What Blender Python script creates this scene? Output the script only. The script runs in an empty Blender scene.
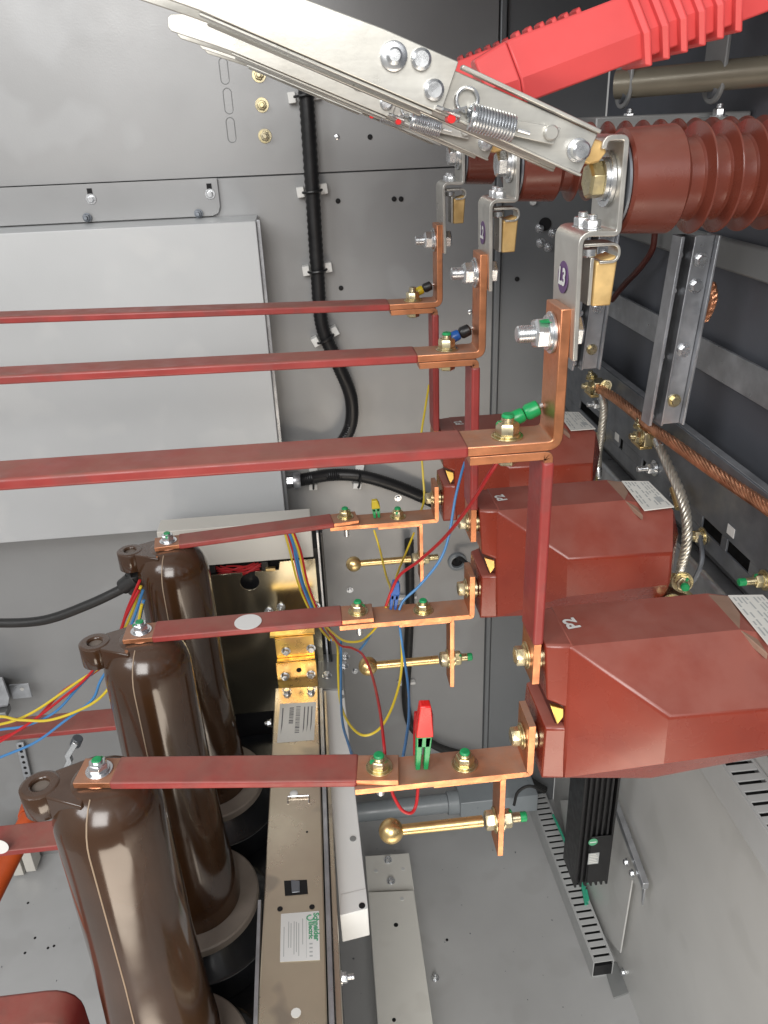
import bpy, bmesh, math, random
from mathutils import Vector, Matrix, Euler
random.seed(7)
V3 = Vector
scn = bpy.context.scene
COL = scn.collection
# ------------------------------------------------------------------ camera
FPX = 794.3
PIT, YAW, ROL = [math.radians(a) for a in (-26.024, 4.906, 2.324)]
def cam_matrix():
    cp, sp, cy, sy, cr, sr = math.cos(PIT), math.sin(PIT), math.cos(YAW), math.sin(YAW), math.cos(ROL), math.sin(ROL)
    B = Matrix(((1,0,0),(0,0,1),(0,-1,0)))
    Rp = Matrix(((1,0,0),(0,cp,-sp),(0,sp,cp)))
    Ry = Matrix(((cy,sy,0),(-sy,cy,0),(0,0,1)))
    Rr = Matrix(((cr,-sr,0),(sr,cr,0),(0,0,1)))
    return Ry @ Rp @ B @ Rr
CM = cam_matrix()
def ray(px, py): return CM @ V3(((px-384)/FPX, (py-512)/FPX, 1.0))
def at(px, py, y): r = ray(px, py); return r*(y/r.y)          # the point seen at a pixel, on a plane of known depth
def onx(px, py, x): r = ray(px, py); return r*(x/r.x)
def onz(px, py, z): r = ray(px, py); return r*(z/r.z)
cd = bpy.data.cameras.new('camera'); cam = bpy.data.objects.new('camera', cd); COL.objects.link(cam)
c0, c1, c2 = CM.col[0], CM.col[1], CM.col[2]
cam.matrix_world = Matrix(((c0.x,-c1.x,-c2.x,0),(c0.y,-c1.y,-c2.y,0),(c0.z,-c1.z,-c2.z,0),(0,0,0,1)))
cd.sensor_fit = 'VERTICAL'; cd.sensor_height = 36; cd.lens = 36*FPX/1024; cd.clip_start = .01; cd.clip_end = 100
scn.camera = cam
# ------------------------------------------------------------------ materials
def mat(name, col, rough=.5, metal=0., var=.12, vs=18., rvar=.12, bump=0., bs=60., coat=0., dust=None, col2=None, c2amt=.5, aniso=0., spec=.5, scratch=0., smudge=None):
    m = bpy.data.materials.new(name); m.use_nodes = True
    nt = m.node_tree; N = nt.nodes; L = nt.links; b = N['Principled BSDF']
    tc = N.new('ShaderNodeTexCoord'); oi = N.new('ShaderNodeObjectInfo')
    def noise(scale, det=4, off=0., rough=.55):
        n = N.new('ShaderNodeTexNoise'); n.noise_dimensions = '4D'
        n.inputs['Scale'].default_value = scale; n.inputs['Detail'].default_value = det; n.inputs['Roughness'].default_value = rough
        a = N.new('ShaderNodeMath'); a.operation = 'MULTIPLY_ADD'; a.inputs[1].default_value = 37.; a.inputs[2].default_value = off
        L.new(oi.outputs['Random'], a.inputs[0]); L.new(a.outputs[0], n.inputs['W']); L.new(tc.outputs['Object'], n.inputs['Vector'])
        return n.outputs['Fac']
    def rng(src, a, b_, c, d):
        r = N.new('ShaderNodeMapRange'); r.inputs[1].default_value = a; r.inputs[2].default_value = b_; r.inputs[3].default_value = c; r.inputs[4].default_value = d
        L.new(src, r.inputs[0]); return r.outputs[0]
    def mix(fac, A, B):
        x = N.new('ShaderNodeMix'); x.data_type = 'RGBA'
        for s, v in ((0, fac), (6, A), (7, B)):
            if hasattr(v, 'links'): L.new(v, x.inputs[s])
            elif s == 0: x.inputs[0].default_value = v
            else: x.inputs[s].default_value = (*v, 1)
        return x.outputs[2]
    n1 = noise(vs); c = tuple(col)
    lo = tuple(x*(1-var) for x in c); hi = tuple(min(1, x*(1+var)) for x in c)
    out = mix(rng(n1, .3, .7, 0, 1), lo, hi)
    if col2: out = mix(rng(noise(vs*.6, 5, 3.), .42, .62, 0, c2amt), out, col2)
    ro = rng(noise(vs*2.3, 5, 5.), .25, .75, max(.02, rough-rvar), min(1, rough+rvar))
    if smudge:                                   # greasy or dusty finger marks, patches of their own shape
        sf = rng(noise(smudge[2], 2, 9.), .56, .62, 0, smudge[1]); out = mix(sf, out, smudge[0])
    if scratch:
        mp = N.new('ShaderNodeMapping'); mp.inputs['Scale'].default_value = (14, 300, 300); L.new(tc.outputs['Object'], mp.inputs['Vector'])
        w = N.new('ShaderNodeTexNoise'); w.inputs['Scale'].default_value = 1.; w.inputs['Detail'].default_value = 3; L.new(mp.outputs[0], w.inputs['Vector'])
        out = mix(rng(w.outputs['Fac'], .45, .75, 0, scratch), out, tuple(x*.55 for x in c))
    if dust:                                     # settled dust lies on faces that look up
        g = N.new('ShaderNodeNewGeometry'); sx = N.new('ShaderNodeSeparateXYZ'); L.new(g.outputs['Normal'], sx.inputs[0])
        f1 = rng(sx.outputs['Z'], .35, .9, 0, dust[1]); f2 = rng(noise(dust[2] if len(dust) > 2 else 22, 6, 11., .6), .3, .62, .35, 1)
        mm = N.new('ShaderNodeMath'); mm.operation = 'MULTIPLY'; L.new(f1, mm.inputs[0]); L.new(f2, mm.inputs[1])
        out = mix(mm.outputs[0], out, dust[0])
        ra = N.new('ShaderNodeMath'); ra.operation = 'MULTIPLY_ADD'; ra.inputs[1].default_value = .4; L.new(mm.outputs[0], ra.inputs[0]); L.new(ro, ra.inputs[2]); ro = ra.outputs[0]
        if metal:
            me = N.new('ShaderNodeMath'); me.operation = 'MULTIPLY_ADD'; me.inputs[1].default_value = -metal*.75; me.inputs[2].default_value = metal
            L.new(mm.outputs[0], me.inputs[0]); L.new(me.outputs[0], b.inputs['Metallic'])
    L.new(out, b.inputs['Base Color']); L.new(ro, b.inputs['Roughness'])
    if not (dust and metal): b.inputs['Metallic'].default_value = metal
    b.inputs['Coat Weight'].default_value = coat; b.inputs['Coat Roughness'].default_value = .12
    b.inputs['Specular IOR Level'].default_value = spec
    if bump:
        bn = N.new('ShaderNodeBump'); bn.inputs['Strength'].default_value = bump; bn.inputs['Distance'].default_value = .001
        L.new(noise(bs, 3, 17.), bn.inputs['Height']); L.new(bn.outputs[0], b.inputs['Normal'])
    return m
DUST = (.34, .29, .25)
M = dict(
 wall=mat('grey painted sheet steel', (.32,.322,.325), .42, .3, .05, 5, .08, .12, 500, smudge=((.42,.43,.44), .25, 7)),
 darkwall=mat('rear sheet in shade tone', (.145,.155,.18), .4, .3, .15, 4, .1, .1, 300),  # upper side wall darkened: the shade there is put into the colour
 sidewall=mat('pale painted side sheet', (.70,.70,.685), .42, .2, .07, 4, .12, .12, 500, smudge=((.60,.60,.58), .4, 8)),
 floor=mat('grey painted floor sheet', (.52,.525,.525), .4, .2, .06, 7, .1, .12, 500, smudge=((.45,.45,.445), .35, 10)),
 panel=mat('pale grey cover paint', (.50,.515,.525), .42, .1, .05, 4, .08, .15, 600, smudge=((.57,.58,.58), .35, 9)),
 cream=mat('cream painted sheet', (.62,.60,.55), .45, .0, .05, 6, .06, .1, 600),
 creamchan=mat('cream painted channel', (.86,.85,.79), .45, .0, .05, 6, .06, .1, 600, smudge=((.74,.72,.66), .3, 12)),
 galv=mat('galvanised steel', (.55,.57,.60), .36, .8, .2, 30, .12, .05, 200, col2=(.30,.31,.33), c2amt=.5),
 galvd=mat('dull galvanised angle', (.24,.26,.29), .45, .7, .25, 25, .12, .05, 200, col2=(.17,.185,.21), c2amt=.6),
 nickel=mat('nickel plated blade', (.56,.555,.52), .34, .6, .12, 14, .12, .05, 250, scratch=.22, col2=(.38,.345,.28), c2amt=.4),
 bracket=mat('tin plated bracket', (.62,.61,.57), .36, .85, .12, 25, .12, .04, 250, col2=(.5,.48,.44), c2amt=.4),
 steel=mat('zinc plated steel', (.72,.74,.76), .28, .95, .12, 60, .1, .05, 400),
 brassbolt=mat('yellow passivated steel', (.66,.57,.33), .3, .95, .25, 60, .12, .05, 400, col2=(.55,.5,.4), c2amt=.6),
 brass=mat('brass', (.72,.54,.26), .32, .9, .16, 40, .12, .06, 300, col2=(.55,.40,.17), c2amt=.5),
 block=mat('worn brass contact', (.66,.46,.20), .5, .45, .25, 60, .1, .2, 180, col2=(.50,.30,.10), c2amt=.6),
 copper=mat('bare copper', (.66,.275,.14), .37, .9, .14, 30, .14, .08, 250, dust=((.34,.215,.16), .92, 30), scratch=.22, smudge=((.34,.16,.10), .5, 28), col2=(.66,.28,.13), c2amt=.5),
 strandcu=mat('stranded copper', (.80,.38,.22), .38, .9, .3, 80, .1, col2=(.35,.15,.08), c2amt=.5),
 sleeve=mat('dark red heat shrink', (.285,.038,.034), .4, 0, .2, 22, .12, .8, 38, dust=((.30,.17,.13), .55, 26), smudge=((.20,.05,.045), .45, 30)),
 redcap=mat('bright red insulating resin', (.64,.075,.075), .38, 0, .06, 20, .06, .08, 150),
 ct=mat('brick red epoxy', (.235,.034,.018), .27, 0, .12, 14, .07, .06, 60, coat=.2, dust=((.36,.155,.125), .60, 20), smudge=((.17,.018,.012), .28, 15)),
 ctdark=mat('dark brown epoxy', (.085,.018,.013), .4, 0, .15, 20, .1),
 ctdust=mat('dusty tan epoxy', (.30,.19,.14), .6, 0, .2, 30, .1),
 ins=mat('brown insulator resin', (.135,.032,.020), .3, 0, .14, 25, .1, .05, 80, dust=((.26,.16,.13), .45, 40), coat=.2),
 pole=mat('dark brown pole resin', (.046,.021,.0095), .14, 0, .2, 16, .05, .04, 35, coat=.35, dust=((.16,.11,.085), .35, 30), smudge=((.052,.030,.020), .5, 13)),
 flange=mat('grey brown pole flange', (.19,.16,.135), .45, .1, .15, 20, .1),
 seam=mat('moulding seam', (.36,.27,.19), .5, 0, .1),
 black=mat('black plastic', (.012,.012,.013), .38, 0, .2, 30, .1),
 rubber=mat('black rubber', (.018,.018,.018), .5, 0, .2, 30, .1),
 blackbox=mat('black lacquered housing', (.010,.011,.013), .22, .1, .2, 10, .08),
 chrom=mat('yellow chromate steel', (.72,.645,.49), .30, .85, .10, 6, .1, .04, 200, col2=(.50,.36,.30), c2amt=.5, smudge=((.38,.34,.29), .6, 14)),
 white2=mat('white painted strip', (.80,.81,.80), .45, 0, .03, 6), chromgold=mat('golden chromate steel', (.70,.49,.13), .3, .9, .15, 30, .1, .04, 200, col2=(.72,.38,.18), c2amt=.6),
 chromdk=mat('chromate plate', (.44,.40,.30), .17, .95, .08, 3, .05, .02, 200),
 white=mat('white label', (.74,.75,.74), .5, 0, .03), paper=mat('grey paper label', (.72,.72,.68), .55, 0, .05),
 ink=mat('label print', (.16,.16,.17), .6, 0, .1), inkl=mat('faint label print', (.42,.44,.44), .6, 0, .1), inkg=mat('green print', (.10,.36,.20), .6, 0, .1),
 purple=mat('purple sticker', (.12,.055,.17), .45, 0, .05),
 green=mat('green marking paint', (.012,.30,.10), .4, 0, .2, 200), greenp=mat('green plastic', (.01,.30,.09), .3, 0, .08), yellowp=mat('yellow plastic', (.55,.42,.02), .35, 0, .08),
 bluep=mat('blue plastic', (.015,.10,.38), .35, 0, .08), redp=mat('red plastic', (.72,.02,.02), .3, 0, .06),
 wy=mat('yellow wire', (.68,.52,.04), .4, 0, .06), wr=mat('red wire', (.45,.015,.02), .4, 0, .06), wb=mat('blue wire', (.06,.22,.48), .4, 0, .06), wg=mat('green wire', (.05,.45,.28), .4, 0, .06),
 orange=mat('orange resin', (.55,.09,.02), .45, 0, .15, 30), shaft=mat('beige painted shaft', (.26,.235,.18), .32, .25, .12, 20, .08),
 frame=mat('grey frame profile', (.30,.31,.31), .42, .3, .1, 12), pipe=mat('grey plastic pipe', (.27,.30,.32), .35, 0, .06), duct=mat('grey trunking', (.50,.51,.51), .5, 0, .06),
 clip=mat('white cable clip', (.78,.78,.76), .4, 0, .04), rope=mat('steel wire rope', (.60,.57,.50), .4, .8, .3, 90), hole=mat('dark opening', (.008,.008,.009), .8, 0, .1),
)
# ------------------------------------------------------------------ mesh helpers
class MB:
    def __init__(s, off=(0,0,0)): s.bm = bmesh.new(); s.mi = 0; s.off = V3(off)
    def _v(s, p): return s.bm.verts.new(V3(p) + s.off)
    def _f(s, vs):
        try: f = s.bm.faces.new(vs); f.material_index = s.mi; return f
        except ValueError: return None
    def box(s, a, b, rot=None, c=None):
        P = [V3((x,y,z)) for z in (a[2],b[2]) for y in (a[1],b[1]) for x in (a[0],b[0])]
        if rot is not None:
            c = V3(c) if c is not None else (V3(a)+V3(b))/2
            P = [c + rot @ (p-c) for p in P]
        v = [s._v(p) for p in P]
        for q in ((0,2,3,1),(4,5,7,6),(0,1,5,4),(1,3,7,5),(3,2,6,7),(2,0,4,6)): s._f([v[i] for i in q])
        return s
    def prism(s, pts, n, flip=False):           # planar polygon (3D points) pushed along the vector n
        n = V3(n); a = [s._v(p) for p in pts]; b = [s._v(V3(p)+n) for p in pts]; k = len(a)
        s._f(a[::-1]); s._f(b)
        for i in range(k): s._f([a[i], a[(i+1)%k], b[(i+1)%k], b[i]])
        return s
    def quad(s, *pts): s._f([s._v(p) for p in pts]); return s
    def hull(s, pts):
        vs = [s._v(p) for p in pts]
        r = bmesh.ops.convex_hull(s.bm, input=vs)
        for f in r['geom']:
            if isinstance(f, bmesh.types.BMFace): f.material_index = s.mi
        junk = [g for g in r['geom_interior'] if isinstance(g, bmesh.types.BMVert)]
        if junk: bmesh.ops.delete(s.bm, geom=junk, context='VERTS')
        return s
    def lathe(s, prof, p, axis, seg=32, closed=True):     # prof: (t along the axis, radius)
        p = V3(p); ax = V3(axis).normalized(); u = ax.orthogonal().normalized(); w = ax.cross(u); rows = []
        for t, r in prof:
            if r <= 1e-6: rows.append([s._v(p+ax*t)])
            else: rows.append([s._v(p+ax*t+(u*math.cos(2*math.pi*i/seg)+w*math.sin(2*math.pi*i/seg))*r) for i in range(seg)])
        for A, B in zip(rows, rows[1:]):
            for i in range(seg):
                j = (i+1) % seg
                if len(A) == 1 and len(B) == 1: continue
                if len(A) == 1: s._f([A[0], B[j], B[i]])
                elif len(B) == 1: s._f([A[i], A[j], B[0]])
                else: s._f([A[i], A[j], B[j], B[i]])
        if closed:
            if len(rows[0]) > 1: s._f(rows[0][::-1])
            if len(rows[-1]) > 1: s._f(rows[-1])
        return s
    def cyl(s, a, b, r, seg=20, r2=None):
        a = V3(a); b = V3(b); return s.lathe([(0, r), ((b-a).length, r if r2 is None else r2)], a, b-a, seg)
    def hexp(s, p, axis, r, h, ch=True):         # hexagonal head or nut with a chamfered top
        p = V3(p); ax = V3(axis).normalized()
        return s.lathe([(0, r), (h*.8 if ch else h, r), (h, r*.86 if ch else r)], p, ax, 6)
    def tube(s, pts, r, seg=10, caps=True):
        pts = [V3(p) for p in pts]; n = len(pts); t0 = (pts[1]-pts[0]).normalized(); u = t0.orthogonal().normalized(); rows = []
        for i, p in enumerate(pts):
            t = (pts[min(i+1,n-1)]-pts[max(i-1,0)]).normalized()
            u = (u - t*u.dot(t)).normalized(); w = t.cross(u); rr = r(i/(n-1), i) if callable(r) else r
            rows.append([s._v(p+(u*math.cos(2*math.pi*k/seg)+w*math.sin(2*math.pi*k/seg))*rr) for k in range(seg)])
        for A, B in zip(rows, rows[1:]):
            for k in range(seg): s._f([A[k], A[(k+1)%seg], B[(k+1)%seg], B[k]])
        if caps: s._f(rows[0][::-1]); s._f(rows[-1])
        return s
    def strip(s, path, t, y0, y1, br=.004, xf=None):      # flat bar bent along an (x, z) path, thickness t to the left of travel
        P = [V3((a, b)) for a, b in path]; pts = []
        for i, p in enumerate(P):
            if 0 < i < len(P)-1:
                a = (P[i-1]-p).normalized(); b = (P[i+1]-p).normalized()
                for k in range(6):
                    q = k/5; A = p+a*br; Bq = p+b*br; pts.append((A*(1-q)**2 + p*2*q*(1-q) + Bq*q*q))
            else: pts.append(p)
        n = len(pts); rows = []
        for i, p in enumerate(pts):
            d = (pts[min(i+1,n-1)]-pts[max(i-1,0)]).normalized(); nn = V3((-d.y, d.x)); q = p+nn*t
            c = [V3((p.x,y0,p.y)), V3((p.x,y1,p.y)), V3((q.x,y1,q.y)), V3((q.x,y0,q.y))]
            rows.append([s._v(xf(k) if xf else k) for k in c])
        for A, B in zip(rows, rows[1:]):
            for k in range(4): s._f([A[k], A[(k+1)%4], B[(k+1)%4], B[k]])
        s._f(rows[0][::-1]); s._f(rows[-1]); return s
    def text(s, body, size, origin, ux, uy, depth=.0002, align='CENTER'):
        cu = bpy.data.curves.new('t', 'FONT'); cu.body = body; cu.size = size; cu.align_x = align; cu.align_y = 'CENTER'; cu.resolution_u = 3; cu.offset = size*.04
        o = bpy.data.objects.new('t', cu); COL.objects.link(o); dg = bpy.context.evaluated_depsgraph_get(); dg.update()
        me = bpy.data.meshes.new_from_object(o.evaluated_get(dg)); ux = V3(ux).normalized(); uy = V3(uy).normalized(); n = ux.cross(uy)
        vs = [s._v(V3(origin)+ux*v.co.x+uy*v.co.y+n*depth) for v in me.vertices]
        for p in me.polygons: s._f([vs[i] for i in p.vertices])
        bpy.data.objects.remove(o); bpy.data.curves.remove(cu); bpy.data.meshes.remove(me); return s
    def build(s, name, mats, parent=None, bev=.0005, ang=35, seg=2, keep=False):
        bm = s.bm
        if not keep: bmesh.ops.recalc_face_normals(bm, faces=bm.faces[:])
        root = parent
        while root is not None and root.parent is not None: root = root.parent
        if root is not None:
            for v in bm.verts: v.co -= root.location
        me = bpy.data.meshes.new(name); bm.to_mesh(me); bm.free()
        for m in (mats if isinstance(mats, (list, tuple)) else [mats]): me.materials.append(M[m])
        for p in me.polygons: p.use_smooth = True
        me.set_sharp_from_angle(angle=math.radians(ang))
        o = bpy.data.objects.new(name, me); COL.objects.link(o)
        if parent is not None: o.parent = parent
        else:                                      # a thing of one mesh gets its origin at its base
            if me.vertices:
                c = sum((v.co for v in me.vertices), V3())/len(me.vertices); zmin = min(v.co.z for v in me.vertices); c.z = zmin
                for v in me.vertices: v.co -= c
                o.location = c
        if bev:
            b = o.modifiers.new('bevel', 'BEVEL'); b.width = bev; b.segments = seg; b.limit_method = 'ANGLE'; b.angle_limit = math.radians(50)
        return o
def tag(o, label, cat, group=None, kind=None):
    if label: o['label'] = label
    if cat: o['category'] = cat
    if group: o['group'] = group
    if kind: o['kind'] = kind
    return o
def thing(name, loc, label, cat, group=None):
    o = bpy.data.objects.new(name, None); o.empty_display_size = .02; o.location = loc; COL.objects.link(o)
    return tag(o, label, cat, group)
def catmull(P, n=10):
    P = [V3(p) for p in P]; P = [P[0]*2-P[1]] + P + [P[-1]*2-P[-2]]; out = []
    for i in range(1, len(P)-2):
        a, b, c, d = P[i-1:i+3]
        for k in range(n):
            t = k/n; out.append(.5*((2*b)+(c-a)*t+(2*a-5*b+4*c-d)*t*t+(3*b-a-3*c+d)*t**3))
    out.append(P[-2]); return out
def rope(mb, pts, R, n=6, turns=10, seg=6, fs=.42):     # strands wound round a path
    pts = [V3(p) for p in pts]; m = len(pts)
    fr = []; u = (pts[1]-pts[0]).orthogonal().normalized()
    for i in range(m):
        t = (pts[min(i+1,m-1)]-pts[max(i-1,0)]).normalized(); u = (u-t*u.dot(t)).normalized(); fr.append((u.copy(), t.cross(u)))
    rs = R*fs
    for k in range(n):
        q = []
        for i, p in enumerate(pts):
            a = 2*math.pi*(k/n+turns*i/(m-1)); q.append(p+(fr[i][0]*math.cos(a)+fr[i][1]*math.sin(a))*(R-rs))
        mb.tube(q, rs, seg)
    return mb
def fastener(root, p, axis, r, h, m='steel', wash=1.35, wh=.0016, spring=True, stud=0., green=False, name='bolt', wm=None):
    p = V3(p); ax = V3(axis).normalized(); z = 0
    if wash:
        w = MB(); w.lathe([(0, r*wash), (wh, r*wash)], p, ax, 28); z = wh
        if spring: w.lathe([(wh, r*1.12), (wh*2.1, r*1.12)], p, ax, 24); z = wh*2.1
    b = MB(); b.hexp(p+ax*z, ax, r, h)
    if stud:
        k = max(3, int(stud/.0012)); prof = []
        for i in range(k): prof += [(h+stud*i/k, r*.56), (h+stud*(i+.5)/k, r*.50)]
        prof += [(h+stud, r*.44)]
        cut = int(len(prof)*.55)
        b.lathe(prof[:cut+1], p+ax*z, ax, 20, False)
        b.mi = 1 if green else 0
        b.lathe(prof[cut:], p+ax*z, ax, 20)
        if green:                                  # a dab of marking paint run down one side of the hexagon
            e1 = ax.orthogonal().normalized(); e2 = ax.cross(e1); g = random.uniform(0, 6.28); q = p+ax*z
            c_ = [q+ax*(h*t)+(e1*math.cos(g+d)+e2*math.sin(g+d))*(r*rr) for t, d, rr in ((1.03,-.25,.5),(1.03,.3,.5),(.99,-.3,.88),(.99,.28,.88),(.55,-.05,1.0),(.6,.1,1.0),(.8,-.2,1.0),(.8,.22,1.0),(.9,0,.6))]
            b.hull(c_)
    elif green:
        b.mi = 1; b.lathe([(0, r*.5), (.0006, r*.45)], p+ax*(z+h), ax, 14)
    o = b.build(name, [m, 'green'] if green else m, root, bev=.0003)
    if wash: w.build('washer', wm or m, o, bev=.0003)
    return o
PH = [0., .25, .5]                # switch, busbars and transformers: spacing of the three phases
YC = .527
# ------------------------------------------------------------------ the cabinet: floor, back wall, side wall
YW, XS, ZF = 1.43, .52, -1.54
M['wallr'] = mat('wall paint with corner shade', (.21,.22,.23), .42, .3, .05, 5, .08, .12, 500)  # wall paint again but darker, the corner's shade is in the colour
fl = MB().box((-1.5,-.15,ZF-.004), (XS,YW+.02,ZF)).build('floor', 'floor', None, 0); fl['kind'] = 'structure'
zs = at(300,174,YW).z
bw = MB(); bw.box((-1.5,YW,ZF), (.334,YW+.004,zs-.0012)).build
bw = bw.build('back_wall', 'wall', None, 0); bw['kind'] = 'structure'
def wpart(mb, name, m, bev=.0005): return mb.build(name, m, bw, bev)
wpart(MB().box((-1.5,YW-.003,zs+.0012), (.334,YW+.003,.75)), 'upper_sheet', 'wall')
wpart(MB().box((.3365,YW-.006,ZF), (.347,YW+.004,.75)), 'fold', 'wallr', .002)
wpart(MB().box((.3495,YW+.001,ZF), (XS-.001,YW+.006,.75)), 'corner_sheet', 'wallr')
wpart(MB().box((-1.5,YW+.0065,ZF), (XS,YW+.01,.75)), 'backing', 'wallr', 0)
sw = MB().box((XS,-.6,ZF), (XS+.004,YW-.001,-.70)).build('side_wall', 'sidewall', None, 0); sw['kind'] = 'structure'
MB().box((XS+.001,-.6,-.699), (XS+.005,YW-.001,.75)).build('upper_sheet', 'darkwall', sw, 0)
wb = V3((0,-1,0))
for px, py in ((259,75),(262,105),(265,136)): fastener(bw, at(px,py,YW-.003), wb, .0075, .007, 'brassbolt', 1.45, .0015, False, .008)
for px, py in ((224,71),(228,101),(231,130)):
    c = at(px,py,YW-.0032); P = []
    for i in range(28):
        a = 2*math.pi*i/28; P.append(c+V3((.0065*math.cos(a), 0, .0065*math.sin(a)+(.0115 if math.sin(a) > 0 else -.0115))))
    P.append(P[0]); wpart(MB().tube(P, .0007, 5, False), 'knockout', 'frame', 0)
for px, py in ((337,137),(370,137),(338,201),(394,199),(401,199),(341,288),(470,312),(517,279)):
    c = at(px,py,YW-.003 if py < 174 else YW); wpart(MB().lathe([(0,.0042),(.0015,.0042),(.002,.003)], c, wb, 14), 'rivet', 'steel' if px in (337,470) else 'hole', 0)
for px, py in ((355,671),(362,620),(398,498),(350,590)): fastener(bw, at(px,py,YW), wb, .0055, .004, 'steel', 1.3, .001, False)
for px, py in ((435,978),(447,940)): 
    c = onz(px,py,ZF)
    if px == 435: fastener(fl, c, (0,0,1), .006, .006, 'steel', 1.4, .001, False, .006)
    else: MB().lathe([(0,.003),(.0012,.0028)], c, (0,0,1), 12).build('rivet', 'hole', fl, 0)
for px, py in ((28,903),(35,938),(48,948),(54,946),(25,953)): MB().lathe([(0,.003),(.001,.0025)], onz(px,py,ZF), (0,0,1), 8).build('rivet', 'hole', fl, 0)
# dark loose fixings in the rear corner
for px, py in ((540,228),(553,233),(541,243),(548,247)): fastener(bw, at(px,py,YW+.001), wb, .006, .006, 'steel', 1.4, .001, False, .004)
wpart(MB().lathe([(0,.011),(.002,.011)], at(545,224,YW+.001), wb, 20), 'rivet', 'hole', 0)
MB().lathe([(0,.006),(.004,.005)], at(533,202,YW), wb, 12).build('rivet', 'clip', bw, 0)

# ------------------------------------------------------------------ cover box on the back wall
yb = 1.33
xr = at(256,224,yb).x; zt = at(252,221,yb).z; zb = at(285,521,yb).z
cp = thing('cover_box', (-.5,YW,zb), 'large pale grey sheet metal cover box on the back wall behind the upper red busbars', 'cover')
bx = MB(); bx.box((-1.2,yb,zb), (xr,YW-.004,zt)); bx.build('body', 'panel', cp, .0015)
lip = MB(); lip.box((xr+.0005,yb+.012,zb), (xr+.006,yb+.016,zt)); lip.build('edge_lip', 'galv', cp, .0004)
a, b = at(0,185,YW-.008), at(221,213,YW-.008); z0 = at(110,221,YW-.008).z; z1 = at(217,178,YW-.008).z
P = [V3((-1.2,YW-.008,z1)), V3((b.x,YW-.008,z1)), V3((b.x,YW-.008,z0+.014)), V3((b.x-.004,YW-.008,z0+.004)), V3((b.x-.014,YW-.008,z0)), V3((-1.2,YW-.008,z0))]
MB().prism(P, (0,.0035,0)).build('mounting_flange', 'wall', cp, .0006)
for px, py in ((91,199),(210,194)):
    c = at(px,py,YW-.0085); fastener(cp, c, wb, .0055, .004, 'steel', 1.5, .001, False)
    MB().prism([c+V3((x,0,z)) for x, z in ((-.004,.004),(.004,.004),(.004,.016),(-.004,.016))], (0,-.0004,0)).build('slot', 'hole', cp, 0)
for px, py in ((86,218),(198,214)):
    c = at(px,py,YW-.02); fastener(cp, V3((c.x,YW-.012,c.z)), wb, .006, .006, 'galvd', 1.2, .001, False, .006)
# ------------------------------------------------------------------ conduits and cables
def corr(t, i): return CR*(1.0 if i % 2 else .9)
def conduit(name, pts, label, gl=None):
    t = thing(name, pts[-1], label, 'conduit')
    P = catmull(pts, 26); MB().tube(P, corr, 16).build('corrugated_hose', 'black', t, 0, 60)
    if gl:
        p, ax = gl; MB().lathe([(0,CR*1.15),(.012,CR*1.15)], p, ax, 8).build('gland', 'steel', t)
        MB().lathe([(.0125,CR*1.3),(.022,CR*1.3),(.026,CR*1.1)], p, ax, 18).build('gland_nut', 'galv', t)
    return t
CR = .0125; yc = 1.40
gl1 = V3((xr+.001, 1.385, at(285,452,1.385).z)); gl2 = V3((xr+.006, 1.385, at(285,481,1.385).z))
conduit('corrugated_conduit', [at(296,20,yc), at(301,60,yc), at(306,95,yc), at(312,185,yc), at(317,265,yc), at(322,325,yc), at(337,362,yc), at(351,398,yc), at(349,430,yc), at(330,452,yc-.005), gl1+V3((.03,0,0)), gl1+V3((.02,0,0))],
        'long black corrugated conduit curving down the back wall beside the cover box', (gl1, V3((1,0,0))))
conduit('corrugated_conduit', [at(440,505,yc), at(420,496,yc), at(390,484,yc), at(360,476,yc), at(330,475,yc), gl2+V3((.03,0,0)), gl2+V3((.02,0,0))],
        'short black corrugated conduit leaving the lower right edge of the cover box', (gl2, V3((1,0,0))))
def cable_clip(px, py, ang, label):
    c = at(px,py,YW-.004); t = thing('cable_clip', c, label, 'cable clip', 'white clips holding the black conduits')
    d = V3((math.cos(ang),0,math.sin(ang)))
    for s in (-1,1):
        q = c+d*(s*.0195); MB().box(q+V3((-.006,-.016,-.008)), q+V3((.006,.003,.008)), Euler((0,-ang,0)).to_matrix(), q).build('foot', 'clip', t, .001)
    P = [c+d*(CR+.003)*math.cos(a)+V3((0,-.028-(CR+.003)*math.sin(a),0)) for a in [math.pi*k/10 for k in range(11)]]
    MB().tube(P, .0022, 6).build('strap', 'black', t, 0)
for px, py, an, lb in ((304,96,.1,'white cable clip right under the grey knife switch blades'), (312,190,.1,'white cable clip on the vertical conduit level with the wall seam'), (317,268,.1,'white cable clip on the conduit just above the farthest busbar'),
                       (325,335,.45,'white cable clip on the bend of the conduit between the two rear upper busbars')): cable_clip(px,py,an,lb)
for px, py, an, lb in ((313,475,1.5,'white cable clip next to the gland of the short conduit'), (358,474,1.4,'white cable clip halfway along the short conduit')): cable_clip(px,py,an,lb)
lp = thing('rubber_cable', at(130,585,.99), 'thick black rubber cable sagging from the farthest brown pole to the left edge', 'cable')
MB().tube(catmull([at(-320,500,1.2), at(-180,570,1.1), at(-70,612,1.02), at(-30,620,1.01), at(0,623,1.0), at(45,620,.99), at(90,604,.985), at(126,587,.985)], 8), .0068, 14).build('jacket', 'rubber', lp, 0)
q = at(130,583,.985); MB().cyl(q+V3((-.012,0,-.006)), q+V3((.01,0,.008)), .011, 16, .013).build('boot', 'rubber', lp, .001)
MB().cyl(q+V3((.004,0,-.016)), q+V3((.006,0,.014)), .009, 14, .011).build('lug_boot', 'rubber', lp, .001)
cb = thing('black_cable', at(409,700,1.41), 'black cable running down the back wall behind the ball studs to the floor corner', 'cable')
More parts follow.
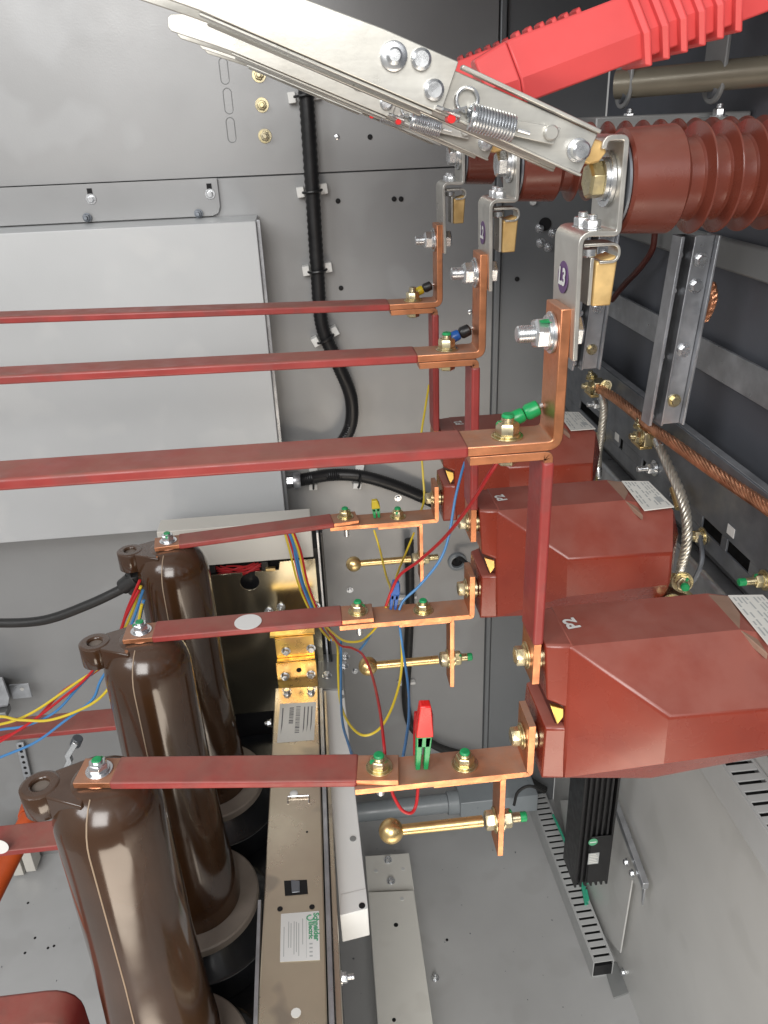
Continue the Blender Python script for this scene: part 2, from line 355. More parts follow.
MB().tube(catmull([at(409,540,1.405), at(410,600,1.41), at(408,655,1.41), at(406,700,1.41), at(413,728,1.41), at(438,747,1.41), at(470,757,1.41), at(510,770,1.41), at(545,790,1.40)], 10), .0095, 12).build('jacket', 'rubber', cb, 0)
for px, py in ((408,600),(407,686)):
    c = at(px,py,1.41); MB().box(c+V3((-.02,.006,-.003)), c+V3((.02,.018,.003))).build('tie', 'clip', cb, .0008)
g = thing('cable_grommet', at(457,560,YW), 'grey ring grommet in the back wall with a black wire through it', 'grommet')
MB().lathe([(0,.02),(.006,.02),(.008,.017),(.008,.013),(.002,.012)], at(457,561,YW), wb, 24, False).build('ring', 'pipe', g)
MB().lathe([(0,.012),(.001,.012)], at(457,561,YW), wb, 20).build('opening', 'hole', g, 0)
MB().tube(catmull([at(457,561,YW), at(460,558,1.40), at(470,565,1.38), at(490,570,1.36)], 6), .004, 8).build('wire', 'rubber', g, 0)
# grey pipe along the foot of the back wall
pp = thing('drain_pipe', at(400,806,1.36), 'grey plastic pipe with a collar lying at the foot of the back wall', 'pipe')
a, b, c = at(330,808,1.36), at(447,803,1.36), at(458,802,1.36)
MB().cyl((a.x,1.36,b.z), b, .022, 24).build('tube', 'pipe', pp)
MB().cyl(b, c, .027, 24).build('collar', 'pipe', pp, .001)
e = at(535,794,1.36); MB().box((c.x+.001,1.335,b.z-.03), (e.x,1.40,b.z+.02)).build('junction_box', 'pipe', pp, .002)
MB().tube(catmull([at(514,805,1.30), at(518,792,1.30), at(530,786,1.30), at(545,792,1.30)], 6), .0035, 8).build('lead', 'rubber', pp, 0)
# cream channel on the floor, pale strip beside the beam
ch = thing('floor_channel', onz(395,950,ZF), 'cream painted steel channel lying on the floor toward the back wall', 'channel')
zc_ = ZF+.10
A, B, C, D = onz(368,892,zc_), onz(414,890,zc_), onz(440,1075,zc_), onz(382,1080,zc_)
MB().prism([A,B,C,D], (0,0,-.099)).build('channel', 'creamchan', ch, .0015)
A2, B2 = onz(365,856,zc_-.012), onz(409,853,zc_-.012)
MB().prism([A2,B2,onz(414,889,zc_-.012),onz(368,891,zc_-.012)], (0,0,-.087)).build('end_plate', 'creamchan', ch, .001)
for px, py in ((388,860),(391,881)): fastener(ch, onz(px,py,zc_-.012), (0,0,1), .007, .006, 'steel', 1.3, .001, False)
for px, py, r in ((396,925,.0045),(394,1020,.0035)): MB().lathe([(0,r),(.0006,r)], onz(px,py,zc_), (0,0,1), 14).build('hole', 'hole', ch, 0)
for px, py in ((376,871),(403,869),(402,899)): MB().lathe([(0,.004),(.001,.004)], onz(px,py,zc_-(.012 if py < 890 else 0)), (0,0,1), 12).build('dimple', 'white', ch, 0)
ce = MB().box((.0,.72,.34), (XS,YW,.344)).build('shade_roof', 'darkwall', None, 0); ce['kind'] = 'structure'  # unseen roof plate, added to shade the upper right
MB().box((.0,.72,.17), (XS,.724,.339)).build('shade_fascia', 'darkwall', ce, 0)  # unseen drop plate, added to deepen that shade
rg_ = random.Random(11); grit = MB()
for _ in range(130):
    x_, y_, r_ = rg_.uniform(-.75,.46), rg_.uniform(.55,1.40), rg_.uniform(.0007,.0022); p = V3((x_,y_,ZF+r_*.4))
    grit.hull([p+V3((rg_.uniform(-r_,r_), rg_.uniform(-r_,r_), rg_.uniform(-.4*r_,.6*r_))) for _ in range(8)])
gr_ = grit.build('floor_grit', 'galvd', None, 0); gr_['kind'] = 'stuff'; gr_['label'] = 'specks of grit and swarf on the grey cabinet floor'; gr_['category'] = 'grit'
# ------------------------------------------------------------------ switch phases: busbars, brackets, blades, insulators
NEAR = ('nearest', 'middle', 'farthest')
TIP = ('green', 'blue', 'yellow')
W = .017                                          # half width of a bar
zt_ = -.205; t_ = .0072
for k in range(3):
    dy = PH[k]; y = YC+dy; y0, y1 = y-W, y+W
    # upper busbar: red sleeve, bare L end bent up to the bracket
    ub = thing('upper_busbar', (0,y,zt_-t_), ['wide flat red sleeved busbar in front of all others with a copper end bent upward', 'middle upper red busbar whose copper end is bent up behind the green plug', 'rearmost upper red busbar crossing the cover box with the small yellow plug at its end'][k], 'busbar', 'upper red busbars')
    xe = .1725
    MB().strip([(.09,zt_-t_), (xe,zt_-t_), (xe,-.113)], t_, y0, y1, .012).build('copper_end', 'copper', ub, .0008)
    up_ = (.003,.011,.021)[k]; MB().prism([V3((.105,y0-.0012,zt_-t_-.0007)), V3((.105,y0-.0012,zt_+.0009)), V3((-.75,y0-.0012,zt_+.0009+up_)), V3((-.75,y0-.0012,zt_-t_-.0007+up_))], (0,y1-y0+.0024,0)).build('sleeve', 'sleeve', ub, .0022, seg=3)
    fastener(ub, (.136,y-.002,zt_), (0,0,1), .0085, .0085, 'brassbolt', 1.35, .0014, True, .006, k == 0 or k == 1)
    # stud through bar and bracket
    fastener(ub, (.1652,y,-.132), (-1,0,0), .0108, .009, 'steel', 1.32, .002, True, .0115, False, 'stud_nut')
    if k == 0: MB().hull([V3((.1595+a,y-.004+b,-.1225+c)) for a, b, c in ((-.004,-.004,-.0008),(.003,-.005,-.0008),(.005,.003,-.0002),(-.003,.004,-.0002),(0,0,.0008),(-.005,0,0))]).build('paint_mark', 'green', ub, .0003)
    fastener(ub, (.1765,y,-.132), (1,0,0), .0105, .008, 'steel', 1.1, .001, False, 0, False, 'stud_head')
    # riser bar down to the transformer
    vb = thing('riser_busbar', (.167,y,-.41), ['tall red riser bar in front dropping to the largest red transformer', 'red riser bar in the middle dropping to the second red transformer', 'dark red riser bar at the back beside the yellow wire'][k], 'busbar', 'red riser bars')
    zt2 = zt_-t_-.0006
    MB().strip([(.106,zt2), (.166,zt2), (.166,-.418)], -.0062, y0, y1, .006).build('copper_strip', 'copper', vb, .0007)
    MB().box((.1586,y0-.0012,-.379), (.1672,y1+.0012,zt2-.008)).build('sleeve', 'sleeve', vb, .0022, seg=3)
    fastener(vb, (.136,y-.002,zt2-.0064), (0,0,-1), .0085, .006, 'brassbolt', 0, 0, False)
    MB().lathe([(0,.0115),(.0035,.0115)], (.1662,y,-.401), (1,0,0), 24).build('spacer', 'brassbolt', vb, .0004)
    fastener(vb, (.1597,y,-.4005), (-1,0,0), .0085, .0075, 'brassbolt', 1.35, .0015, True)
    # coloured sensor plug clipped on the upright
    P1, P2 = (V3((.1385,y+.012,-.199)), V3((.1650,y+.012,-.188)))
    d = (P2-P1).normalized(); cl = ['greenp','bluep','yellowp'][k]; ct2 = ['greenp','black','black'][k]
    sp = thing('sensor_plug', P1, f"small {['green','blue and black','yellow and black'][k]} plug clipped to the bent copper end of the {['front','middle','rear'][k]} upper busbar", 'plug', 'coloured plugs on the upper busbar ends')
    MB().lathe([(0,.004),(.004,.0055),(.012,.0055),(.014,.0048)], P1, d, 16).build('collar', cl, sp)
    MB().lathe([(.0145,.0048),(.017,.0062),(.025,.0058),(.026,.0035)], P1, d, 16).build('body', ct2 if k else cl, sp)
    MB().cyl(P1+d*.0262, P1+d*.0295, .002, 10).build('pin', 'steel', sp)
    # S bracket on the insulator
    br = thing('terminal_bracket', (.18,y,-.144), ['plated S shaped bracket with a purple L3 sticker on the nearest insulator', 'plated S shaped bracket on the second insulator behind the nearest one', 'small plated S shaped bracket on the farthest insulator by the wall seam'][k], 'bracket', 'S shaped terminal brackets')
    yy0, yy1 = y-.0245, y+.0245
    MB().strip([(.1762,-.146), (.1745,-.0675), (.1985,-.0685), (.1985,-.0105), (.1825,-.0105), (.1815,-.018)], .0034, yy0, yy1, .0055).build('plate', 'bracket', br, .0006)
    if k < 2:
        o = V3((.1714,y+.002,-.096)); MB().lathe([(0,.0105),(.0003,.0105)], o, (-1,0,.0215), 28).build('sticker', 'purple', br, 0)
        MB().text('L3' if k == 0 else 'L2', .0150, o+V3((-.0007,0,0)), (0,-1,0), (.0215,0,1)).build('lettering', 'white', br, 0, keep=True)
    fastener(br, (.1950,y-.002,-.0365), (-1,0,0), .0115, .0085, 'brassbolt' if k == 0 else 'steel', 1.45, .0025, True, 0, False, 'bolt', 'steel')
    for yy in (y-.012, y+.006): fastener(br, (.1835,yy,-.0652), (0,0,1), .0058, .0055, 'steel', 1.2, .001, False, .003)
    MB().strip([(.177,-.0745), (.1995,-.0745), (.1995,-.0835), (.188,-.0835)], .0018, y-.019, y-.001, .0042).build('contact_spring', 'bracket', br, .0003)
    MB().lathe([(0,.0055),(.004,.0055),(.005,.0042)], (.1825,y-.012,-.0765), (0,0,-1), 16).build('screw', 'steel', br, 0)
    MB().hull([V3((x_,yy,z_)) for yy in (y-.017,y+.003) for x_, z_ in ((.1865,-.0845),(.1990,-.081),(.2005,-.084),(.1985,-.1125),(.1860,-.1125))]).build('contact_block', 'block', br, .0012)
    MB().box((.1832,y-.015,-.112), (.1858,y+.006,-.082)).build('backing_plate', 'bracket', br, .0004)
    # post insulator
    pi_ = thing('post_insulator', (.45,y,-.07), ['large ribbed brown post insulator in front at the right edge', 'ribbed brown post insulator behind the front bracket', 'farthest ribbed brown post insulator seen under the blades'][k], 'insulator', 'ribbed brown post insulators')
    X0 = .2017; prof = [(0,.0288),(.0015,.031),(.033,.0325),(.0345,.031),(.036,.0265)]
    for i in range(14):
        s = .0385+i*.0165
        if X0+s+.014 > .475: break
        prof += [(s,.0240),(s+.0078,.0242),(s+.0090,.0256),(s+.0104,.0314),(s+.0109,.0330),(s+.0113,.0334),(s+.0119,.0334),(s+.0124,.0326),(s+.0136,.0265),(s+.0150,.0243)]
    prof += [(.272,.026),(.274,.032),(.312,.032),(.315,.030)]
    MB().lathe(prof, (X0,y,-.0385), (1,0,0), 64).build('ribbed_body', 'ins', pi_, 0, 22)
    MB().lathe([(-.0008,.0275),(.0008,.0275)], (X0-.0012,y,-.0385), (1,0,0), 40).build('end_cap', 'galvd', pi_, 0)
    # knife blade assembly
    a_ = math.radians(23.5); U = V3((-math.cos(a_),0,math.sin(a_))); Vv = V3((math.sin(a_),0,math.cos(a_))); o0 = V3((.166,0,-.018))
    def kp(u, v, yy): return o0+U*u+Vv*v+V3((0,yy,0))
    kn = thing('switch_blade', kp(0,-.02,y), ['big plated switch blade in front, reaching out of the top left corner', 'second plated switch blade below the front one with a rounded white tip', 'third and farthest plated switch blade, a thin strip'][k], 'switch blade', 'plated double switch blades')
    for yy, dr in ((y-.027,1),(y+.024,-1)):
        b = MB(); pr = lambda pts, q, th: b.prism([kp(u,v,q) for u, v in pts], (0,th,0))
        pr([(-.0075,-.0110),(-.0075,.0120),(.215,.0085),(.215,-.0150)], yy, .003)
        for v0, v1, u1 in ((.0122,.0145,.082),(-.0125,-.0108,.084)):       # rolled lips of the channel
            b.prism([kp(-.0075,v0,yy-(.004 if dr > 0 else 0)), kp(-.0075,v1,yy-(.004 if dr > 0 else 0)), kp(u1,v1,yy-(.004 if dr > 0 else 0)), kp(u1,v0,yy-(.004 if dr > 0 else 0))], (0,.007,0))
        b.build('blade', 'nickel', kn, .0006)
        c = MB(); q = yy-.0035 if dr > 0 else yy+.0035
        c.prism([kp(u,v,q) for u, v in ((.0838,-.0125),(.0848,.0148),(.129,.0138),(.1755,.0105),(.23,.0085),(.262,-.003),(.2735,-.0080),(.2755,-.011),(.2735,-.0178),(.2700,-.0193),(.2355,-.0160),(.2225,-.0150))], (0,.003,0))
        c.build('cheek_plate', 'nickel', kn, .0005)
        f = MB(); f.prism([kp(u,v,q+(.0032 if dr > 0 else -.0)) for u, v in ((.088,-.0128),(.088,-.0148),(.2225,-.0168),(.2225,-.0150))], (0,.009 if dr > 0 else -.009,0)); f.build('fold', 'nickel', kn, .0004)
    yf = y-.0308
    for u, v, r, h in ((.1194,.0037,.0075,.0035),): 
        f = MB(); f.lathe([(0,r),(.002,r),(.0028,r*.8)], kp(u,v,yf), wb, 28); f.lathe([(.0028,r*.6),(.006,r*.55),(.0068,r*.4)], kp(u,v,yf), wb, 22); f.build('bolt', 'steel', kn, .0002)
    for u, v in ((.1048,.0079),(.0924,-.0031)): MB().lathe([(0,.0056),(.0024,.0056),(.0036,.004)], kp(u,v,yf), wb, 24).build('bolt', 'steel', kn, .0002)
    MB().lathe([(0,.0066),(.001,.0066),(.001,.0056),(.0075,.0054),(.0085,.0042)], kp(0,0,y-.0275), wb, 28).build('pivot', 'steel', kn, .0002)
    MB().lathe([(0,.0042),(.009,.0042),(.0098,.0034)], kp(.0214,.0016,y-.0275), wb, 20).build('stop_pin', 'nickel', kn, .0002)
    rg = [kp(.0726+.0062*math.cos(i*.2618),-.0005+.0062*math.sin(i*.2618),y-.0295) for i in range(25)]
    MB().tube(rg, .0011, 8, False).build('ring', 'steel', kn, 0)
    def spring(u0, v0, u1, v1, yy, R, n, nm='spring'):
        A = kp(u0,v0,yy); B = kp(u1,v1,yy); ax = (B-A).normalized(); e1 = V3((0,1,0)); e2 = ax.cross(e1); P = []
        for i in range(n*14+1):
            th = i*2*math.pi/14; P.append(A+(B-A)*(i/(n*14))+e1*R*math.cos(th)+e2*R*math.sin(th))
        m = MB().tube(P, .00085, 6); m.tube([A-ax*.016-e1*.002, A-ax*.010, A-ax*.003+e2*R*.6, P[0]], .00095, 6); m.tube([P[-1], B+ax*.003, B+ax*.01], .00095, 6)
        m.build(nm, 'steel', kn, 0)
    spring(.0690,-.0082,.0425,-.0045,y-.0345,.0066,15)
    MB().prism([kp(u,v,y-.0335) for u, v in ((.0450,-.0085),(.0415,.0005),(.0165,.0062),(.0165,-.0035))], (0,.002,0)).build('spring_rod', 'nickel', kn, .0004)
    MB().lathe([(-.004,.0024),(.006,.0024)], kp(.0775,-.0128,y-.029), (0,1,0), 14).build('red_sleeve', 'redp', kn, .0003)
    MB().tube([kp(.088,-.0105,y-.033), kp(.080,-.0100,y-.0335), kp(.074,-.0098,y-.033), kp(.0735,-.0125,y-.030)], .0012, 6).build('hook', 'steel', kn, 0)
    MB().hull([kp(u,v,yy) for yy in (y-.0215,y+.0215) for u, v in ((-.004,.0095),(-.004,-.004),(-.0120,-.004),(-.0170,-.001),(-.0190,.006),(-.0155,.0105))]).build('contact', 'block', kn, .0012)
    if k == 2: kn.location.z += .007
    # red insulating drive arm
    ar = thing('insulating_arm', (.3,y,.03), ['large bright red insulating arm with six ribs at the top right', 'red insulating arm just behind the front one, its ribs showing above', 'farthest dark red insulating arm with small ribs behind the others'][k], 'insulating arm', 'red ribbed insulating arms')
    A0 = V3((.112,y,.018)); A1 = V3((.34,y,.0865)); ax = (A1-A0).normalized(); up = ax.cross(V3((0,-1,0))).normalized(); up = up if up.z > 0 else -up
    sec = [(-.0150,-.0170),(-.0190,-.0035),(-.0070,.0175),(.0070,.0175),(.0190,-.0035),(.0150,-.0170)]
    def section(s, sc): return [A0+ax*s+V3((0,1,0))*a*sc+up*b*sc for a, b in sec]
    m = MB(); S = [(0,.78),(.022,1.0),(.26,1.0)]
    m.hull(section(0,.80)+section(.020,1.0)); m.hull(section(.0203,1.0)+section(.42,1.0)); m.build('arm', 'redcap', ar, .0012, 25)
    for i in range(6):
        s = .092+i*.0108; r = MB().hull([A0+ax*(s+e)+V3((0,1,0))*a*sc+up*(b*sc) for e, sc in ((0,1.22),(.0035,1.30),(.0052,1.12)) for a, b in sec]); r.build('rib', 'redcap', ar, .0009)
# ------------------------------------------------------------------ current transformers
TX = .1655
for k in range(3):
    y = .534+PH[k]; yb_ = YC+PH[k]
    ct = thing('current_transformer', (.30,y,-.51), ['largest red epoxy transformer in front, its dusty top marked P2', 'second red epoxy transformer behind the front one with a white rating plate', 'farthest red epoxy transformer, half hidden in shade behind the risers'][k], 'transformer', 'red epoxy current transformers')
    ZT = -.379; h = .028
    def sym(pts): return [V3((x_,y+s*d,z_)) for x_, d, z_ in pts for s in (-1,1)]
    b = MB()
    b.hull(sym([(.186,h+.001,ZT), (.186,.0385,-.470), (.186,.0385,-.509), (.252,.0795,-.4165), (.2535,.0795,-.4635), (.255,.060,-.498), (.329,h,ZT), (.340,.029,-.3830), (.385,.030,-.3930), (.366,.0795,-.4205), (.368,.0795,-.459), (.380,.05,-.495), (.390,.04,-.42)]))
    b.hull(sym([(TX+.003,h-.002,ZT+.0003), (.171,.0315,-.430), (.187,h+.0008,ZT+.0003), (.20,h-.001,ZT-.003), (.187,.0345,-.4375), (.20,.033,-.4375)]))
    b.hull(sym([(.1715,.031,-.459), (.170,.034,-.513), (.187,.0362,-.4565), (.20,.034,-.4565), (.187,.0385,-.511), (.20,.036,-.509)]))
    b.build('body', 'ct', ct, .0028, 28, 3)
    MB().hull(sym([(.1872,.029,-.438),(.1872,.029,-.4562),(.180,.029,-.4575),(.1835,.029,-.438)])).build('web', 'ctdark', ct, .0012)
    MB().hull([V3(p) for yy in (y-.0335,y-.030) for p in ((.1735,yy,-.4335),(.1845,yy,-.438),(.1850,yy,-.447),(.1805,yy,-.4545))]).build('insert', 'chromgold', ct, .0005)
    sh = MB(); sh.prism([V3((.3285,y+.0265,ZT+.0002)), V3((.329,y-.0275,ZT+.0002)), V3((.3415,y-.0515,-.3875)), V3((.346,y+.0235,-.3805))], (.0,0,-.006)); sh.build('shoulder', 'ctdust', ct, .0006)
    C4 = [V3((.3455,y+.0235,-.3795)), V3((.3785,y+.0245,-.3830)), V3((.3800,y-.0420,-.3845)), V3((.3420,y-.0520,-.3808))]
    plate = MB().prism(C4, (0,0,-.0012)).build('rating_plate', 'paper', ct, .0003)
    pr = MB(); rnd = random.Random(3)
    def q4(u, v): return C4[0].lerp(C4[1],u).lerp(C4[3].lerp(C4[2],u),v)+V3((0,0,.0003))
    for r_ in range(8):
        v = .06
        while v < .9:
            ln = rnd.uniform(.05,.16); u = .07+r_*.113
            if rnd.random() < .8 and v+ln < .95: pr.quad(q4(u,v), q4(u+.045,v), q4(u+.045,v+ln), q4(u,v+ln))
            v += ln+.035
    pr.quad(q4(.62,.62), q4(.86,.62), q4(.86,.8), q4(.62,.8))
    pr.build('print', 'inkl', plate, 0)
    # marking P2 on the top face
    tx = MB(); tx.text('P2', .0150, (.1985,y+.0005,ZT), (-.15,1,0), (-1,-.15,0), .0010); tx.build('marking', 'white', ct, 0, keep=True)
    for yy, zz in ((y-.015,-.508),(y+.02,-.508)): pass
    for xx, zz in ((.392,-.470),(.384,-.498)):
        fastener(ct, (xx,y-.060,zz), (-.3,-1,.25), .0085, .007, 'brassbolt', 1.4, .0015, True, .012, True)
    MB().hull([V3((x_,yy,z_)) for yy in (y-.062,y+.05) for x_, z_ in ((.375,-.516),(.412,-.516),(.412,-.511),(.375,-.511))]+[V3((.405,y-.062,-.49)),V3((.410,y-.062,-.49))]).build('foot', 'brassbolt', ct, .0008)

# ------------------------------------------------------------------ breaker poles and lower busbars
PX, PR = -.215, .0495
ZB = -.5065                                     # top of the lower bars
for k in range(3):
    yp = .5585+.2185*k; y = YC+PH[k]
    po = thing('breaker_pole', (PX,yp,-.985), ['glossy dark brown breaker pole in front at the lower left with a pale seam', 'middle dark brown breaker pole standing behind the front one', 'farthest dark brown breaker pole beside the chromate plate'][k], 'breaker pole', 'dark brown breaker poles')
    MB().lathe([(-.9448,.061),(-.93,.060),(-.86,.056),(-.855,.0545),(-.73,.0505),(-.60,.0497),(-.558,.0494),(-.548,.0484),(-.538,.0455),(-.528,.0402),(-.5195,.0325),(-.5155,.0260),(-.5135,.019)], (PX,yp,0), (0,0,1), 72).build('housing', 'pole', po, 0, 40)
    az = math.radians(-99); d = V3((math.cos(az),math.sin(az),0)); P = []
    for z, r in ((-.968,.061),(-.93,.060),(-.86,.0555),(-.73,.0507),(-.60,.0499),(-.558,.0496),(-.548,.0486),(-.538,.0457),(-.528,.0404),(-.5195,.0327),(-.5150,.026)): P.append(V3((PX,yp,z))+d*r)
    MB().tube(P, .00075, 6).build('seam', 'seam', po, 0)
    lg = MB(); ex = PX-.0535; zt1, zb1 = -.5150, -.5435
    lg.lathe([(0,.0080),(0,.0168),(.0015,.0180),(.027,.0180),(.0285,.0168),(.0285,.0080),(0,.0080)], (ex,yp,zb1), (0,0,1), 32, False)
    lg.hull([V3((x_,yp+s*w,z_)) for x_, w, z0_ in ((ex+.0085,.0165,0),(PX-.010,.032,-.012)) for s in (-1,1) for z_ in (zb1+z0_+.0005,zt1-.0007)])
    lg.build('lug', 'pole', po, .0018, 40)
    MB().lathe([(0,.0085),(.001,.0085)], (ex,yp,zt1-.005), (0,0,1), 20).build('lug_floor', 'flange', po, 0)
    MB().lathe([(-.5132,.0165),(-.5116,.0165)], (PX,yp,0), (0,0,1), 24).build('terminal', 'copper', po, .0006)
    MB().lathe([(-.958,.086),(-.947,.086),(-.945,.084),(-.945,.055)], (PX,yp,0), (0,0,1), 64).build('flange', 'flange', po, .001)
    # red sleeved bar from the pole toward the transformer, swung a little sideways
    p0 = V3((PX,yp,0)); p1 = V3((.032,y,0)); dd = (p1-p0); ln = dd.length; an = math.atan2(dd.y,dd.x)
    R = Matrix.Rotation(an,3,'Z'); xf = lambda q: p0+R@V3(q)
    lb = thing('lower_busbar', (PX,yp,ZB-.0062), ['nearest lower red busbar bolted on top of the front breaker pole', 'lower red busbar in the middle with a white oval sticker', 'farthest lower red busbar below the bottom edge of the cover box'][k], 'busbar', 'lower red busbars')
    hw = .0155; tb = .006
    cu = MB(); v = [(-.0185,ZB-tb), (ln+.017,ZB-tb)]
    cu.strip(v, tb, -hw, hw, xf=xf); cu.build('copper_strip', 'copper', lb, .0007)
    sl = MB(); sl.strip([(.014,ZB-tb-.001),(ln-.019,ZB-tb-.001)], tb+.002, -hw-.0012, hw+.0012, xf=xf); sl.build('sleeve', 'sleeve', lb, .002, seg=3)
    fastener(lb, (PX,yp,ZB), (0,0,1), .0085, .0075, 'steel', 1.4, .0014, True, .003, True)
    fastener(lb, (.032,y,ZB), (0,0,1), .0085, .0075, 'brassbolt', 1.4, .0014, True, .005, True)
    if k == 1:
        q = onz(248,622,ZB+.0018); MB().lathe([(0,.0155),(.0003,.0155)], q, (0,0,1), 36).build('sticker', 'white', lb, 0)
    # copper link under it, bent up to the transformer
    lk = thing('copper_link', (.10,y,-.52), ['bare copper link in front joining the lower busbar to the largest transformer', 'bare copper link in the middle holding the blue clip', 'farthest bare copper link holding the yellow and green clip'][k], 'busbar', 'bare copper links')
    zl = ZB-tb-.0004
    MB().strip([(.009,zl-.006), (.1655,zl-.006), (.1655,-.4625)], .006, y-W, y+W, .006).build('strip', 'copper', lk, .0007)
    fastener(lk, (.108,y,zl), (0,0,1), .0085, .0075, 'brassbolt', 1.4, .0014, True, .005, True)
    MB().lathe([(0,.0115),(.0045,.0115)], (.1657,y,-.487), (1,0,0), 24).build('spacer', 'brassbolt', lk, .0004)
    fastener(lk, (.1592,y,-.487), (-1,0,0), .0085, .0075, 'brassbolt', 1.4, .0015, True)
    MB().hexp((.032,y,zl-.0062), (0,0,-1), .0085, .006).build('bolt', 'brassbolt', lk, .0003)
    MB().lathe([(0,.004),(.012,.0036)], (.032,y,zl-.0122), (0,0,-1), 14).build('bolt_end', 'steel', lk, 0)
    # brass ball stud on an angle bracket
    bs = thing('ball_stud', (.09,y,-.62), ['brass ball ended earthing stud under the nearest copper link', 'brass ball ended earthing stud under the middle copper link, beside the red wire', 'brass ball ended earthing stud farthest back, in front of the grey wall'][k], 'earthing stud', 'brass ball earthing studs')
    za = zl-.0066; zr = -.585
    MB().strip([(.078,za), (.1425,za), (.1425,-.618)], -.005, y-.013, y+.013, .005).build('angle_strip', 'copper', bs, .0006)
    MB().lathe([(-.0115,0)]+[(-.0115*math.cos(a), .0115*math.sin(a)) for a in [math.pi*i/18 for i in range(1,18)]]+[(.0115,0)], (.040,y,zr), (1,0,0), 32, False).build('ball', 'brass', bs, 0, 60)
    MB().cyl((.0502,y,zr), (.1255,y,zr), .0049, 22, .0053).build('rod', 'brass', bs, .0003)
    fastener(bs, (.1374,y,zr), (-1,0,0), .0092, .0085, 'brassbolt', 1.3, .0014, False, 0, False, 'nut')
    fastener(bs, (.1426,y,zr), (1,0,0), .0088, .0075, 'brassbolt', 1.35, .0014, True, .014, k != 2, 'nut')
    fastener(bs, (.108,y,za-.0052), (0,0,-1), .0085, .004, 'brassbolt', 0, 0, False)
    # lower outgoing bar on the left of each pole
    if k < 2 or True:
        zo = -.80
        ob = thing('outgoing_busbar', (-.34,yp,zo), ['chunky red sleeved bar bent down at the bottom left corner', 'flat red sleeved bar on the left crossing the orange strut, with a white sticker', 'flat red sleeved bar on the left under the coloured wires'][k], 'busbar', 'red outgoing bars at the left')
        if k == 0:
            MB().strip([(-.8,zo-.030), (-.314,zo-.030), (-.314,zo-.15)], .016, yp-.024, yp+.016, .018).build('sleeve', 'sleeve', ob, .004, seg=3)
        else:
            MB().strip([(-.95,zo-.009), (PX-.05,zo-.009)], .009, yp-.022, yp+.022).build('sleeve', 'sleeve', ob, .002, seg=3)
            if k == 1: MB().lathe([(0,.012),(.0004,.012)], at(-1,848,yp-.0224)+V3((0,0,.002)), wb, 24).build('sticker', 'white', ob, 0)
# breaker base with the dark housing
br_ = thing('circuit_breaker', (-.2,.8,-1.3), 'black circuit breaker housing under the brown poles with a yellow chromate front plate', 'circuit breaker')
MB().box((-.33,.38,-1.35), (-.03,1.19,-1.03)).build('base', 'blackbox', br_, .003)
for k in range(3): MB().lathe([(-1.0295,.103),(-.99,.103),(-.988,.098),(-.9585,.072)], (PX+.005,.5585+.2185*k,0), (0,0,1), 48).build('pedestal', 'blackbox', br_, .001)
yz = 1.205
q = lambda px, py: at(px,py,yz)
x0, x1 = q(150,545).x, at(314,545,yz).x; zt4, zb4 = q(240,573).z, -.99
cx, cz, rr = at(250,584,yz).x, at(250,582,yz).z, .0165
P = [V3((x1,yz,zb4)), V3((x1,yz,at(300,560,yz).z)), V3((cx+.055,yz,at(300,560,yz).z)), V3((cx+.052,yz,zt4)), V3((cx+.011,yz,zt4))]
P += [V3((cx+rr*math.cos(a), yz, cz+rr*math.sin(a))) for a in [math.radians(50-i*280/14) for i in range(15)]] 
P += [V3((cx-.011,yz,zt4)), V3((x0,yz,zt4)), V3((x0,yz,zb4))]
MB().prism(P, (0,.004,0)).build('front_plate', 'chromdk', br_, .0004)
a, b = at(158,536,yz), at(314,560,yz)
MB().box((a.x,yz-.006,at(300,558,yz).z+.003), (b.x,yz+.04,at(240,524,yz).z)).build('top_cover', 'cream', br_, .0012)
MB().box((x0,yz+.02,-1.3), (x1+.012,yz+.10,at(300,555,yz).z)).build('mechanism', 'black', br_, .001)
for px in (318,322): a = at(px,540,yz-.004); MB().box((a.x-.0022,yz-.006,-.96), (a.x+.0016,yz+.03,at(px,531,yz).z)).build('side_edge', 'galv' if px == 318 else 'black', br_, .0005)
for i in range(9):
    a = at(214+i*1.5,566+i%4*2.6,yz+.012); b = at(262-i*1.2,563+i%3*3.0,yz+.012); m = at(240,575-i*1.1,yz+.010)
    MB().tube(catmull([a,m,b],6), .0016, 6).build('inner_wire', 'wr', br_, 0)
for px, py in ((212,568),(265,565)):
    c = at(px,py,yz+.006); MB().box(c+V3((-.006,-.004,-.008)), c+V3((.006,.006,.008))).build('connector', 'black', br_, .001)
MB().box(at(268,569,yz)+V3((-.004,-.004,-.003)), at(272,569,yz)+V3((.006,.004,.003))).build('clip', 'brass', br_, .0006)
for px, py in ((281,607),(269,611),(316,606)): fastener(br_, at(px,py,yz), wb, .006, .006, 'steel', 1.3, .0012, False, .006)
